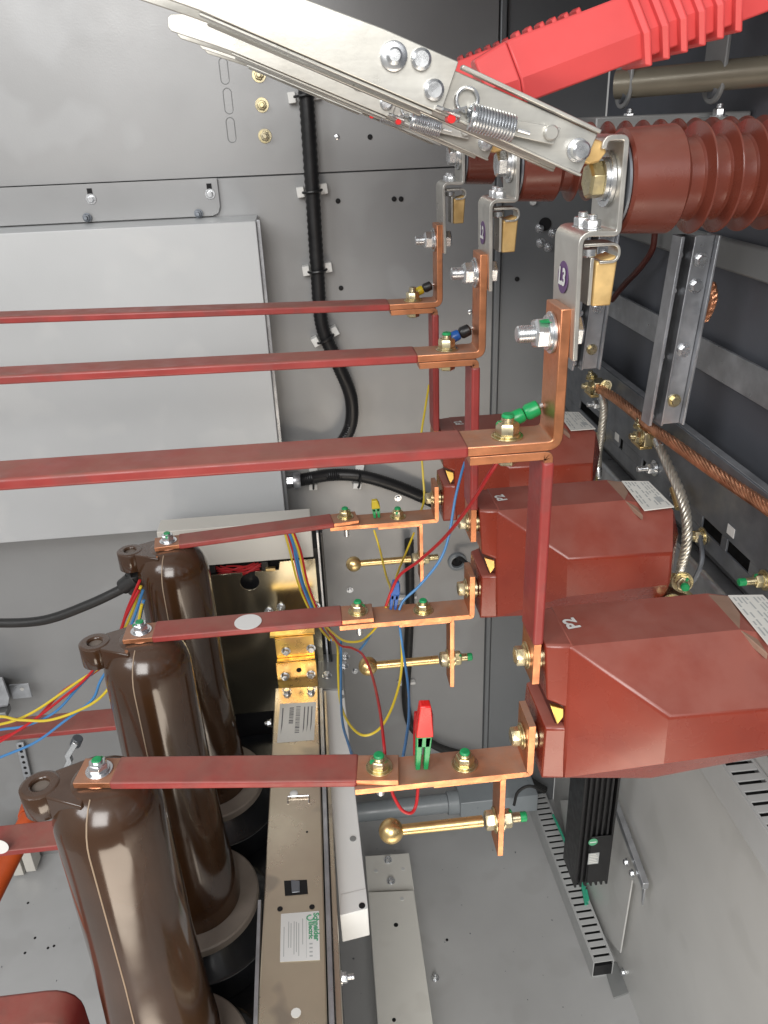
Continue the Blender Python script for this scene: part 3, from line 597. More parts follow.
# beam with chromate finish
ZBm = -.85
bm_ = thing('chromate_beam', (-.06,.7,ZBm-.05), 'long dull yellow chromate channel beam running from front to back with two paper labels', 'beam')
fr, nr = onz(300,686,ZBm), onz(295,1100,ZBm)
def bx_(px, py): return onz(px,py,ZBm)
L0, L1, R0, R1 = bx_(275,688), bx_(254,1090), bx_(318,686), bx_(329,1090)
b = MB(); b.prism([L0,R0,R1,L1], (0,0,-.003)); b.prism([L0-V3((0,0,.0031)),L1-V3((0,0,.0031)),L1+V3((.003,0,-.0031)),L0+V3((.003,0,-.0031))], (0,0,-.055)); b.build('channel', 'chrom', bm_, .0022)
e0, e1 = V3((.0075,0,-.004)), V3((.0015,0,-.004))
MB().prism([R0+e1,R0+e0,R1+e0,R1+e1], (0,0,-.05)).build('side_flange', 'galv', bm_, .0006)
MB().prism([R0+V3((.009,0,-.012)),R0+V3((.013,0,-.012)),R1+V3((.0155,0,-.012)),R1+V3((.009,0,-.012))], (0,0,-.04)).build('side_flange', 'chrom', bm_, .0005)
MB().prism([L1*.0+onz(261,905,ZBm-.02)+V3((-.003,0,0)),onz(262,905,ZBm-.02),onz(257,1090,ZBm-.02),onz(255,1090,ZBm-.02)+V3((-.003,0,0))], (0,0,.01)).build('side_strip', 'galv', bm_, .0004)
UP = V3((0,0,1))
def label(cs, name, cols, lines):
    p = [onz(px,py,ZBm+.0004) for px, py in cs]; o = MB().prism(p, (0,0,.0003)).build(name, cols, bm_, 0)
    return o, p
def uvp(p, u, v, h=.0004): return p[0].lerp(p[1],u).lerp(p[3].lerp(p[2],u),v)+UP*h
lab, p = label(((280,704),(316,702),(314,740),(277,743)), 'paper_label', 'paper', 0)
rnd = random.Random(5); m = MB()
for u0, v0, v1 in ((.28,.12,.56),(.46,.10,.80)):
    v = v0
    while v < v1:
        w = rnd.choice((.012,.02,.03)); m.quad(*[uvp(p,a,b2) for a, b2 in ((u0,v),(u0+.12,v),(u0+.12,v+w),(u0,v+w))]); v += w+rnd.choice((.014,.022))
for u in (.08,.68,.78,.88): m.quad(*[uvp(p,a,b2) for a, b2 in ((u,.12),(u+.03,.12),(u+.03,.12+rnd.uniform(.4,.75)),(u,.8))])
m.build('print', 'ink', lab, 0)
lab, p = label(((281,914),(319,911),(320,960),(280,962)), 'maker_label', 'white', 0)
m = MB()
for u in (.08,.2,.26,.34,.40,.46,.56): 
    v0 = rnd.uniform(.12,.3); v1 = rnd.uniform(.6,.92); m.quad(*[uvp(p,a,b2) for a, b2 in ((u,v0),(u+.018,v0),(u+.018,v1),(u,v1))])
m.quad(*[uvp(p,a,b2) for a, b2 in ((.66,.1),(.668,.1),(.668,.95),(.66,.95))])
for v in (.66,.74,.82,.9): m.quad(*[uvp(p,a,b2) for a, b2 in ((.74,v),(.82,v),(.82,v+.03),(.74,v+.03))])
m.build('print', 'inkl', lab, 0)
m = MB(); down = (p[3]-p[0]).normalized(); rt = (p[1]-p[0]).normalized()
m.text('Schneider', .0092, uvp(p,.92,.33,.0004), down, rt); m.text('Electric', .0075, uvp(p,.78,.40,.0004), down, rt)
c = uvp(p,.77,.14,.0004); m.tube([c+rt*.004*math.cos(a)+down*.0035*math.sin(a) for a in [i*.5 for i in range(11)]], .0008, 5)
m.build('maker_mark', 'inkg', lab, 0, keep=True)
# openings, loop, bolts and bracket at its far end
m = MB(); m.prism([bx_(*c)+UP*.0003 for c in ((284,881),(307,880),(308,894),(285,896))], (0,0,.0003)); m.build('opening', 'hole', bm_, 0)
m = MB(); m.prism([bx_(*c)+UP*.001 for c in ((291,881),(300,882),(300,893),(292,894))], (0,0,.0016)); m.build('latch', 'galvd', bm_, .0006)
for px, py in ((280,909),(312,907),(307,832)): MB().lathe([(0,.0034 if px != 307 else .0015),(.0005,.0034 if px != 307 else .0015)], bx_(px,py), UP, 16).build('hole', 'hole', bm_, 0)
MB().tube([bx_(288,804), bx_(288,798)+UP*.003, bx_(309,797)+UP*.003, bx_(309,803)], .0012, 8).build('loop', 'steel', bm_, 0)
MB().lathe([(0,.006),(.004,.006),(.006,.003)], bx_(294,795), UP, 12).build('pad', 'white', bm_, .0005)
MB().lathe([(0,.0055),(.0005,.0055)], bx_(296,1013), UP, 10).build('spot', 'paper', bm_, 0)
for px, py in ((287,693),(311,692)): fastener(bm_, bx_(px,py), UP, .0062, .006, 'steel', 1.25, .0012, False)
for px, py, ax in ((330,1014,(1,0,0)),):
    fastener(bm_, R0.lerp(R1,.80)+V3((.0162,0,-.02)), ax, .006, .006, 'steel', 1.3, .0012, False, .008)
fastener(bm_, onz(272,723,ZBm-.02)+V3((-.001,0,0)), (-1,0,0), .006, .006, 'steel', 1.3, .001, False, .004)
yk = fr.y+.012
A, B = at(278,684,yk), at(318,684,yk); T1 = at(298,662,yk).z; T2 = at(298,641,yk).z
k_ = MB(); k_.box((A.x,yk,A.z-.03), (B.x,yk+.003,T1-.0005)); k_.build('end_bracket', 'chromgold', bm_, .0006)
k_ = MB(); k_.box((A.x+.002,yk+.012,T1-.002), (B.x-.001,yk+.015,T2)); k_.box((A.x+.002,yk+.0035,T1), (B.x-.001,yk+.0115,T1+.0025)); k_.build('end_bracket', 'chromgold', bm_, .0006)
k_ = MB(); k_.box((A.x-.006,yk+.016,T2-.001), (B.x+.002,yk+.034,T2+.003)); k_.build('ledge', 'chromgold', bm_, .0008)
for px, py, dy_ in ((285,676,0),(311,674,0),(286,651,.012),(311,648,.012)): fastener(bm_, at(px,py,yk+dy_), wb, .0062, .006, 'steel', 1.25, .0012, False)
MB().lathe([(0,.0045),(.0008,.0045)], at(299,670,yk), wb, 14).build('hole', 'hole', bm_, 0)
# pale strip to the right of the beam
ps = thing('side_strip', (0,1.0,-.94), 'long pale grey painted strip beside the chromate beam', 'strip')
zq = -.885
P = [onz(322,690,zq), onz(344,690,zq), onz(368,909,zq), onz(340,916,zq), onz(336,860,zq)]
MB().prism(P, (0,0,-.05)).build('strip', 'white2', ps, .0012)
P = [onz(318,654,zq), onz(343,654,zq), onz(344,689,zq), onz(318,689,zq)]
MB().prism(P, (0,0,-.05)).build('upper_plate', 'frame', ps, .0012)
MB().prism([onz(341,895,zq),onz(366,889,zq),onz(368,909,zq),onz(340,916,zq)], (0,0,.001)).build('fold', 'white2', ps, .0004)
for px, py in ((327,676),(345,657),(344,666)): fastener(ps, onz(px,py,zq), UP, .007, .006, 'steel', 1.3, .0012, False)
for px, py in ((346,688),(346,697),(357,839)): MB().lathe([(0,.0045),(.0012,.0045)], onz(px-4,py,zq), UP, 14).build('rivet', 'frame', ps, 0)
MB().lathe([(0,.004),(.0012,.004)], onz(362,906,zq+.001), UP, 14).build('hole', 'hole', ps, 0)
WORLD = .26; EXPO = .34
LAMPS = [('door_light', (-.5,-3.0,1.7), (.15,.9,-.7), 2.2, 2.2, 125, (1,.98,.95)),
         ('ground_light', (.0,-.80,-1.62), (.05,-.3,-.1), 1.25, .8, 15, (1,.86,.70)),
         ('side_fill', (-1.6,-.5,.9), (.45,.9,-1.3), .9, .9, 16, (.98,.99,1))]  # fill lamp added to brighten the floor and side wall
# ------------------------------------------------------------------ right side: rail, channels, earth cable, shaft
xr_ = .475
rl = thing('slotted_rail', (xr_,1.0,-.47), 'galvanised slotted angle rail along the side wall carrying the transformers', 'rail')
zt5 = onx(680,427,xr_).z; zsl0, zsl1 = onx(700,519,xr_).z, onx(690,525,xr_).z
ysl = [onx(px,py,xr_).y for px, py in ((612,432),(628,447),(690,508),(706,515),(722,536),(727,541),(749,566),(775,590),(780,597),(800,622))]
zc5 = onx(735,554,xr_).z; hh = .0085; zbot = zc5-.03
m = MB(); m.box((xr_,-.1,zc5+hh), (xr_+.003,YW-.002,zt5)); m.box((xr_,-.1,zbot), (xr_+.003,YW-.002,zc5-hh))
edges = [-.1, .52, .56, onx(749,566,xr_).y, onx(727,541,xr_).y, onx(722,534,xr_).y, onx(703,514,xr_).y, .93, .945, 1.03, 1.045, 1.12, 1.135, 1.22, YW-.002]
solid = [(edges[i], edges[i+1]) for i in range(0, len(edges)-1, 2)] + [(edges[-1]-.1, edges[-1])]
for a, b in sorted([(min(p),max(p)) for p in solid]):
    if b-a > .001: m.box((xr_,a,zc5-hh+.0001), (xr_+.003,b,zc5+hh-.0001))
m.build('web', 'galvd', rl, .0005)
MB().box((xr_+.0035,-.1,zt5-.003), (xr_+.014,YW-.002,zt5)).build('lip', 'galv', rl, .0005)
MB().box((XS-.012,-.1,zbot-.03), (XS-.001,YW-.002,zc5+.02)).build('gap_shade', 'hole', rl, 0)  # black plate: shade of the gap behind the slots, as colour
MB().box((xr_-.01,-.1,zbot-.080), (xr_+.02,YW-.002,zbot-.022)).build('lower_bar', 'galv', rl, .006)
for px, py, st, mm, gr in ((600,404,.010,'steel',False),(655,468,.014,'steel',False),(703,536,.004,'brassbolt',False),(765,580,.018,'brassbolt',True),(603,436,.008,'brassbolt',False)):
    fastener(rl, onx(px,py,xr_-.0005), (-1,0,0), .008, .008, mm, 1.45, .002, True, st, gr)
for px, py in ((731,531),(617,437)):
    c = onx(px,py,xr_-.0003); MB().box(c+V3((-.0006,-.008,-.006)), c+V3((0,.008,.006))).build('sticker', 'white', rl, 0)
fb = thing('flat_bar', (XS,1.0,-.31), 'dull steel flat bar along the dark side wall behind the channel', 'flat bar')
xf_ = XS-.012; a, b, c = onx(614,291,xf_), onx(768,374,xf_), onx(768,405,xf_)
MB().box((xf_,-.1,(a.z+b.z)/2-.041), (xf_+.004,YW-.002,(a.z+b.z)/2)).build('bar', 'galv', fb, .0006)
for k in range(2):
    Yc = .88+.25*k
    mc = thing('mounting_channel', (.43,Yc,-.345), ['upright galvanised channel bolted to the rail below the nearest insulator', 'upright galvanised channel partly hidden behind the brass contact block'][k], 'channel', 'upright galvanised channels')
    xa = at(664,330,.88).x-.010+(.0155,.0)[k]; zt6, zb6 = at(690,236,.88).z, at(665,424,.88).z
    xf = lambda q, Yc=Yc: V3((q[0]-(q[2]-zt6)*.0+(.0085 if 0 else 0)+(q[2]-(zt6+zb6)/2)*.06, q[1], q[2]))
    def pr(x0_, x1_, y0_, y1_, nm, mt):
        P = [xf((x0_,y0_,zb6)), xf((x1_,y0_,zb6)), xf((x1_,y0_,zt6)), xf((x0_,y0_,zt6))]; MB().prism(P, (0,y1_-y0_,0)).build(nm, mt, mc, .0006)
    pr(xa+.0115, xa+.034, Yc, Yc+.003, 'web', 'galv'); pr(xa+.0345, xa+.0375, Yc-.008, Yc+.02, 'lip', 'galv'); pr(xa+.0085, xa+.0112, Yc-.006, Yc+.02, 'lip', 'galv'); pr(xa-.006, xa-.002, Yc-.004, Yc+.02, 'flange', 'galv')
    pr(xa-.0018, xa+.008, Yc+.016, Yc+.019, 'slot_shade', 'hole')  # blackened so the open slot has its shade as colour
    for i, fz in enumerate((.12,.25,.585,.865)):
        z_ = zt6+(zb6-zt6)*fz; fastener(mc, xf((xa+.0225,Yc-.0003,z_)), wb, .0058, .004, 'brassbolt' if i == 3 else 'steel', 1.4, .0014, False)
    for fz in (.1,.28,.63,.97): MB().lathe([(0,.004),(.003,.004)], xf((xa+.003,Yc+.015,zt6+(zb6-zt6)*fz)), wb, 12).build('stud', 'steel', mc, 0)
ec = thing('earth_cable', (.46,1.0,-.42), 'bare stranded copper earth cable running along the slotted rail', 'earth cable')
xe_ = .452
pts = catmull([onx(597,388,xe_), onx(612,396,xe_), onx(632,411,xe_), onx(650,427,xe_), onx(665,437,xe_), onx(700,462,xe_), onx(735,486,xe_), onx(762,504,xe_), onx(800,530,xe_), onx(900,597,xe_), onx(1060,705,xe_)], 14)
rope(MB(), pts, .0075, 10, 7, 6, .27).build('strands', 'strandcu', ec, 0, 60)
for i, (px, py) in enumerate(((598,386),(648,436))):
    c = onx(px,py,xe_+.002); cl = thing('cable_clamp', c-V3((0,0,.012)), ['brass cable clamp at the far end of the copper earth cable', 'brass cable clamp on the copper earth cable under the upright channel'][i], 'clamp', 'brass cable clamps')
    MB().box(c+V3((-.011,-.014,-.011)), c+V3((.010,.014,.010))).build('body', 'brassbolt', cl, .0018)
    MB().box(c+V3((-.014,-.010,-.016)), c+V3((.004,.024,-.0115))).build('saddle', 'brass', cl, .001)
    fastener(cl, c+V3((-.0112,-.002,0)), (-1,0,.15), .0085, .007, 'brassbolt', 1.3, .0015, True, .006)
    fastener(cl, c+V3((-.004,.02,.008)), (-.3,-.1,1), .0075, .006, 'brassbolt', 1.3, .0015, False, .005)
    fastener(cl, c+V3((.006,-.018,.006)), (-.2,-1,.2), .0070, .006, 'brassbolt', 1.3, .0015, False, .005)
for i, P in enumerate(([(603,396),(604,410),(601,435),(598,455),(598,474)], [(657,440),(668,465),(680,492),(686,515),(687,540),(683,560),(680,572)])):
    w = thing('earth_strap', onx(*P[-1],.435), ['steel wire rope earth strap hanging beside the farthest rating plate', 'steel wire rope earth strap curving down beside the second rating plate'][i], 'earth strap', 'steel wire rope straps')
    xx = [.452,.448,.443,.440,.438,.436,.434]; pts = catmull([onx(px,py,xx[j]) for j, (px, py) in enumerate(P)], 12)
    rope(MB(), pts, .0066, 5, 5.5, 8, .40).build('strands', 'rope', w, 0, 60)
    MB().lathe([(-.010,.0064),(.006,.0064),(.008,.005)], pts[-1], (pts[-1]-pts[-4]), 14).build('ferrule', 'steel', w, .0005)
    MB().lathe([(-.008,.0064),(.008,.0064)], pts[2], (pts[4]-pts[0]), 14).build('ferrule', 'steel', w, .0005)
    fastener(w, pts[-1]+V3((-.006,-.004,-.012)), (-1,-.2,.1), .0085, .007, 'brassbolt', 1.4, .0015, True, .010, True)
# strut behind the second strap
stt = thing('brass_strut', onx(690,560,.46), 'short brass tube and looped strap against the rail behind the wire rope', 'strut')
MB().cyl(onx(674,488,.466), onx(680,508,.464), .0062, 16).build('tube', 'brass', stt, .0006)
MB().tube(catmull([onx(700,536,.468), onx(702,560,.462), onx(694,580,.455), onx(684,590,.45)], 8), .003, 8).build('loop', 'galvd', stt, 0)
# shaft, its hanger plates and the cross beam above
Ys = .95
sh = thing('operating_shaft', at(690,82,Ys), 'beige painted round operating shaft under the red arms', 'shaft')
p0, p1 = at(612,85,Ys), at(830,66,Ys); p0.z = p1.z = (p0.z+p1.z)/2; 
a, b = at(616,85,1.0), at(706,79,.95); c = at(790,69,.90)
MB().cyl(a, a+(c-a)*((XS-.002-a.x)/(c.x-a.x)), .0150, 32).build('tube', 'shaft', sh, .0005)
for i, (px, py, yy) in enumerate(((622,86,1.0),(712,80,.948))):
    c = at(px,py,yy); hp = thing('hanger_plate', c, ['small grey hanger plate holding the left end of the beige shaft', 'grey rounded hanger plate carrying the beige shaft in the middle'][i], 'bracket', 'grey hanger plates')
    P = [V3((c.x,c.y+.024*math.cos(a)*1.0,c.z+.022*math.sin(a)-.002)) for a in [math.pi+math.pi*k/12 for k in range(13)]] + [V3((c.x,c.y+.024,c.z+(.09 if i else .03))), V3((c.x,c.y-.024,c.z+(.09 if i else .03)))]
    MB().prism(P, (.0045 if i else .004,0,0)).build('plate', 'frame', hp, .0012)
    MB().lathe([(-.0015,.0185),(.007,.0185)], (c.x,c.y,c.z), (1,-.2,0), 28).build('bush', 'galvd', hp, .0006)
    MB().box((c.x-.004,c.y-.022,c.z-.040), (c.x+.024,c.y+.015,c.z-.0365)).build('foot', 'frame', hp, .001)
    fastener(hp, V3((c.x+.009,c.y-.008,c.z-.0365)), UP, .0068, .007, 'steel', 1.4, .0015, False, .005)
cbm = thing('cross_beam', (.40,1.0,-.03), 'grey folded steel cross beam behind the ribbed insulators', 'beam')
zb8 = at(690,113,.96).z; MB().box((at(596,118,.96).x,.96,zb8-.034), (XS-.001,1.03,zb8)).build('beam', 'frame', cbm, .002)
rp = at(756,126,.92); MB().box(rp+V3((-.015,0,-.008)), rp+V3((.06,.02,.002))).build('red_marker', 'redp', None, .001)
tag(bpy.data.objects['red_marker'], 'small dark red plate on the cross beam at the right edge', 'plate')
lr = thing('lower_rail', (XS,.8,-.15), 'pale grey horizontal rail on the side wall below the nearest insulator', 'rail')
a = onx(705,234,XS-.015); MB().box((XS-.015,-.1,a.z-.035), (XS-.002,YW-.003,a.z)).build('bar', 'frame', lr, .003)
# dark red lead and copper braid behind the channels
for i, (P, m_, r, lb) in enumerate((([(655,232),(652,250),(640,268),(624,285),(612,300)], 'ctdark', .0045, 'dark red insulated lead curving down behind the second channel'), ([(712,284),(714,296),(711,308),(705,320)], 'strandcu', .005, 'copper braid end beside the upright channel'))):
    o = (rope(MB(), catmull([onx(px,py,.49) for px, py in P],10), r, 6, 6) if m_ == 'strandcu' else MB().tube(catmull([onx(px,py,.49) for px, py in P],8), r, 8)).build('braid' if m_ == 'strandcu' else 'lead', m_, None, 0); tag(o, lb, 'wire')
# ------------------------------------------------------------------ bottom right: slotted trunking, heater, bracket
def trunk(name, lbl, P0, ax, side, up, w, h, n, pitch, mtl='duct'):
    t = thing(name, P0, lbl, 'trunking'); ax, side, up = V3(ax), V3(side), V3(up); ln = n*pitch
    def bx3(m, a0, a1, s0, s1, u0, u1):
        P = [P0+ax*a+side*s+up*u for u in (u0,u1) for s in (s0,s1) for a in (a0,a1)]
        v = [m._v(p) for p in P]
        for q in ((0,2,3,1),(4,5,7,6),(0,1,5,4),(1,3,7,5),(3,2,6,7),(2,0,4,6)): m._f([v[i] for i in q])
    m = MB(); bx3(m, 0,ln,0,.002,0,h); bx3(m, 0,ln,w-.002,w,0,h); bx3(m,0,ln,.0021,w-.0021,0,.002); m.build('tray', mtl, t, .0005)
    m = MB(); bx3(m, 0,ln,.003,w-.003,.004,h-.012); m.build('shade_core', 'black', t, 0)  # plain black block, paints the shaded inside seen between the slots
    m = MB(); bx3(m, 0,ln,.0021,w*.11,h-.002,h); bx3(m, 0,ln,w*.89,w-.0021,h-.002,h)
    for i in range(n): bx3(m, i*pitch, i*pitch+pitch*.64, w*.11+.0001, w*.89-.0001, h-.002, h)
    m.build('slotted_lid', mtl, t, .0003); return t
zl_ = ZF+.045
n0, n1 = onz(603,962,zl_), onz(538,798,zl_)
ta = (n1-n0); ta.z = 0; pit = .0165; nn_ = int(ta.length/pit)+2; ta.normalize()
tk = trunk('cable_trunking', 'grey slotted cable trunking along the foot of the side wall beside the black heater', V3((n0.x-.019,n0.y,ZF+.001)), ta, (ta.y,-ta.x,0), (0,0,1), .042, .045, nn_, pit)
MB().tube(catmull([onz(588,880,zl_+.002), onz(584,890,zl_+.004), onz(589,905,zl_-.003), onz(586,890,zl_+.003)],6), .003, 8).build('green_lead', 'wg', tk, 0)
MB().tube(catmull([onz(553,815,zl_+.003), onz(560,830,zl_+.004), onz(578,872,zl_+.004), onz(582,885,zl_+.004), onz(586,905,zl_+.002)],6), .003, 8).build('green_lead', 'wg', tk, 0)
an = thing('angle_bracket', onz(615,990,ZF), 'small bent sheet metal bracket at the near end of the floor trunking', 'bracket')
A, B, C, D = onz(604,966,ZF+.004), onz(617,962,ZF+.004), onz(630,992,ZF+.004), onz(614,998,ZF+.004)
MB().prism([A,B,C,D], (0,0,-.003)).build('foot', 'frame', an, .0008)
MB().prism([B+V3((.001,0,0)),C+V3((.001,0,0)),C+V3((.001,0,.025)),onz(600,905,ZF+.004)+V3((.001,0,.035)),onz(600,905,ZF+.004)+V3((.001,0,0))], (.003,0,0)).build('upright', 'frame', an, .0006)
fastener(an, onz(624,972,ZF+.02)+V3((-.0006,0,0)), (-1,0,0), .006, .005, 'steel', 1.3, .001, False)
# heater
xh = .478
hc = onx(591,878,xh-.02); ht = thing('cabinet_heater', hc, 'black finned cabinet heater with a round green sticker under the nearest transformer', 'heater')
yh = hc.y; zb7 = at(592,879,yh-.02).z; wx0, wx1 = at(575,872,yh-.03).x, at(608,872,yh-.03).x
zt7 = zb7+.32
MB().box((wx0+.006,yh-.025,zb7), (wx1-.006,yh+.03,zt7)).build('core', 'black', ht, .001)
nf = 7
for i in range(nf):
    x_ = wx0+(wx1-wx0-.004)*i/(nf-1); MB().box((x_,yh-.034,zb7-.0005), (x_+.004,yh+.035,zt7-.001)).build('fin', 'black', ht, .0006)
MB().box((wx0+.022,yh-.0365,zb7+.012), (wx1-.004,yh-.0345,zb7+.13)).build('front_plate', 'black', ht, .0005)
c = at(593,842,yh-.0367); MB().lathe([(0,.0085),(.0005,.0085)], c, wb, 24).build('sticker', 'inkg', ht, 0)
MB().box((c.x-.006,yh-.0376,c.z-.001), (c.x+.006,yh-.0373,c.z+.001)).build('sticker_text', 'white', ht, 0)
c = at(594,858,yh-.0367); pl = MB().box(c+V3((-.011,-.0004,-.015)), c+V3((.009,0,.013))).build('rating_label', 'inkl', ht, 0)
m = MB()
for i in range(6): m.box(c+V3((-.009,-.0008,-.012+i*.0042)), c+V3((.007-.002*(i%3),-.0005,-.0105+i*.0042)))
m.build('print', 'paper', pl, 0)
sb = thing('heater_bracket', onx(630,900,.505), 'galvanised triangular bracket plate fixing the black heater to the side wall', 'bracket')
xq = .508
P = [onx(608,800,xq), onx(642,880,xq), onx(645,887,xq), onx(643,898,xq), onx(632,880,xq), onx(620,953,xq), onx(575,900,xq), onx(560,800,xq)]
MB().prism(P, (.003,0,0)).build('plate', 'sidewall', sb, .0006)
a, b = onx(607,785,xq-.012), onx(643,884,xq-.012); d = (b-a).normalized()
MB().prism([a, b, b+V3((0,0,-.014)), a+V3((0,0,-.014))], (.011,0,0)).build('rail', 'galv', sb, .001)
MB().prism([b+V3((.004,0,-.0145)), b+V3((.004,.01,-.0145)), b+V3((.004,.004,-.05)), b+V3((.004,0,-.055))], (.003,0,0)).build('tab', 'galv', sb, .0006)
for px, py in ((627,862),(633,873)): fastener(sb, onx(px,py,xq-.013), (-1,0,0), .0055, .005, 'steel', 1.3, .001, False)
# trunking high on the side wall
xt = .474; q0, q1 = onx(725,768,xt), onx(768,835,xt); zt9 = (q0.z+q1.z)/2
trunk('cable_trunking', 'grey slotted cable trunking on the side wall at the right edge of the picture', V3((xt,q0.y+.22,zt9-.05)), (0,-1,0), (1,0,0), (0,0,1), XS-.001-xt, .05, 58, .0165)
MB().box((XS-.006,-.1,zt9-.12), (XS-.0006,q0.y+.3,zt9-.053)).build('backing_strip', 'sidewall', sw, .001)
# ------------------------------------------------------------------ far left fittings
tb_ = thing('terminal_block', at(8,685,1.38), 'grey metal terminal block with an angled tab at the left edge', 'terminal block')
MB().hull([at(px,py,yy) for yy in (1.33,1.42) for px, py in ((-30,675),(3,677),(10,696),(8,706),(-30,712))]).build('body', 'galv', tb_, .003)
a = at(10,685,1.39); b = at(29,682,1.39); MB().box((a.x,1.385,at(20,697,1.39).z), (b.x,1.388,at(20,683,1.39).z)).build('tab', 'galv', tb_, .0006)
MB().lathe([(0,.004),(.001,.004)], at(22,689,1.3848), wb, 14).build('hole', 'clip', tb_, 0)
MB().box(at(-30,716,1.37), at(12,709,1.40)).build('base', 'frame', tb_, .002)
ptt = thing('perforated_strip', at(27,790,1.41), 'narrow perforated steel strip on the back wall at the left', 'strip')
a, b = at(20,742,1.42), at(31,790,1.42); MB().prism([a+V3((-.008,0,0)), a+V3((.008,0,0)), b+V3((.008,0,0)), b+V3((-.008,0,0))], (0,-.004,0)).build('strip', 'galv', ptt, .0006)
for i in range(9): MB().lathe([(0,.0035),(.0006,.0035)], a.lerp(b,(i+.5)/9)+V3((0,-.0041,0)), wb, 10).build('hole', 'hole', ptt, 0)
lt = thing('bent_lever', at(70,765,1.2), 'small zigzag polished lever behind the lug of the front brown pole', 'lever')
MB().tube([at(62,776,1.2), at(70,760,1.2), at(68,755,1.2), at(76,742,1.2)], .0075, 4).build('lever', 'steel', lt, .001)
MB().cyl(at(75,745,1.21), at(78,738,1.21), .010, 14).build('end', 'galvd', lt, .001)
os_ = thing('orange_strut', at(20,850,.95), 'slanting orange insulating strut at the left edge behind the red bar', 'strut')
MB().cyl(at(-14,905,.86).lerp(at(31,816,.98),-1.6), at(31,816,.98), .017, 24, .016).build('rod', 'orange', os_, .001)
MB().lathe([(0,.019),(.02,.021),(.024,.018)], at(30,818,.98), at(34,808,1.0)-at(28,822,.97), 22).build('cap', 'orange', os_, .001)
m_ = thing('floor_bracket', at(20,880,1.37), 'pale grey folded bracket on the floor at the far left', 'bracket')
for px, py, w_, h_ in ((2,885,12,48),(20,872,9,50),(32,868,10,34)):
    a = at(px,py,1.38); MB().box((a.x-.01,1.37,max(a.z,ZF)), (a.x+.012,1.41,a.z+.09*h_/48)).build('leg', 'cream', m_, .001)
MB().box((at(-20,850,1.38).x,1.36,at(20,845,1.38).z), (at(37,850,1.38).x,1.40,at(20,838,1.38).z)).build('shelf', 'frame', m_, .001)
MB().tube(catmull([at(-5,843,1.33), at(10,836,1.33), at(22,840,1.33)],6), .006, 8).build('lead', 'rubber', m_, 0)
# ------------------------------------------------------------------ loose wires
def wire(P, m, r, label, cat='wire'):
    o = MB().tube(catmull(P, 10), r, 8).build({'wy':'yellow_wire','wr':'red_wire','wb':'blue_wire'}[m], m, None, 0); return tag(o, label, cat, 'loose coloured wires')
wire([at(429,385,1.2), at(425,410,1.17), at(421,440,1.14), at(423,475,1.12), at(424,500,1.10), at(418,518,1.06)], 'wy', .0017, 'thin yellow wire dropping from the rear upper bar to the rear copper link')
wire([at(500,458,.545), at(487,478,.56), at(468,508,.62), at(445,537,.68), at(420,560,.73), at(400,575,.765), at(391,592,.775), at(386,606,.777)], 'wr', .0017, 'red wire running down diagonally from under the front upper busbar')
wire([at(465,462,.84), at(461,475,.83), at(455,500,.815), at(449,535,.80), at(440,560,.79), at(420,585,.785), at(404,600,.782), at(399,610,.777)], 'wb', .0016, 'blue wire curving from the middle riser to the middle copper link')
wire([at(374,530,1.02), at(380,550,1.0), at(386,575,.9), at(391,590,.8), at(390,607,.78)], 'wy', .0015, 'yellow wire from the rear copper link to the left of the blue clip')
wire([at(414,533,1.02), at(405,555,.98), at(398,572,.9), at(392,592,.82), at(386,607,.79)], 'wy', .0015, 'yellow wire slanting from the rear copper link behind the rear ball stud')
zz = .80
wire([at(318,618,1.0), at(332,632,.9), at(345,641,.85), at(360,641,.82), at(370,634,.79), at(378,625,.778)], 'wy', .0015, 'short yellow loop under the right end of the middle lower busbar')
wire([at(330,636,1.0), at(337,645,.9), at(338,670,.85), at(340,700,.80), at(348,722,.74), at(362,735,.70), at(378,730,.70), at(390,712,.72), at(399,685,.75), at(402,660,.77), at(401,636,.775)], 'wy', .0015, 'long yellow wire loop hanging between the two lower busbars')
wire([at(341,640,.9), at(341,665,.86), at(341,700,.78), at(343,725,.70), at(349,745,.62), at(353,758,.57)], 'wb', .0015, 'blue wire dropping in front of the pale strip to the front busbar')
wire([at(399,622,.78), at(403,650,.76), at(408,685,.70), at(409,715,.63), at(406,740,.58), at(403,757,.55)], 'wb', .0015, 'blue wire hanging from the middle copper link down to the front link')
wire([at(330,632,.95), at(340,645,.88), at(352,648,.83), at(363,655,.78), at(372,675,.72), at(379,705,.63), at(383,735,.57), at(385,756,.55)], 'wr', .0015, 'red wire curving past the middle brass ball to the front bolt')
wire([at(358,652,.85), at(366,642,.82), at(372,632,.79)], 'wb', .0015, 'short dark blue wire end under the middle copper overlap')
wire([at(391,788,.53), at(394,797,.525), at(402,810,.52), at(411,813,.52), at(416,805,.525), at(418,788,.53)], 'wr', .0015, 'dark red wire loop hanging under the nearest copper link')
wire([at(415,760,.55), at(415,735,.553), at(416,712,.553)], 'wr', .0017, 'thin red wire beside the red and green clip')
for i, (m, off) in enumerate((('wy',0),('wr',3),('wb',6),('wy',9),('wr',11),('wb',4))):
    wire([at(284+off*.8,530,1.16), at(290+off,552,1.16), at(297+off*.9,580,1.155-.004*i), at(306+off*.8,603,1.15-.004*i), at(320+off*.5,628,1.08), at(330+off*.3,640,1.0)], m, .0018, ['yellow wire at the left of the bundle over the chromate plate','red wire second in the bundle over the chromate plate','blue wire in the middle of the bundle over the chromate plate','yellow wire near the right of the bundle over the chromate plate','red wire at the right of the bundle over the chromate plate','blue wire tucked inside the bundle over the chromate plate'][i])
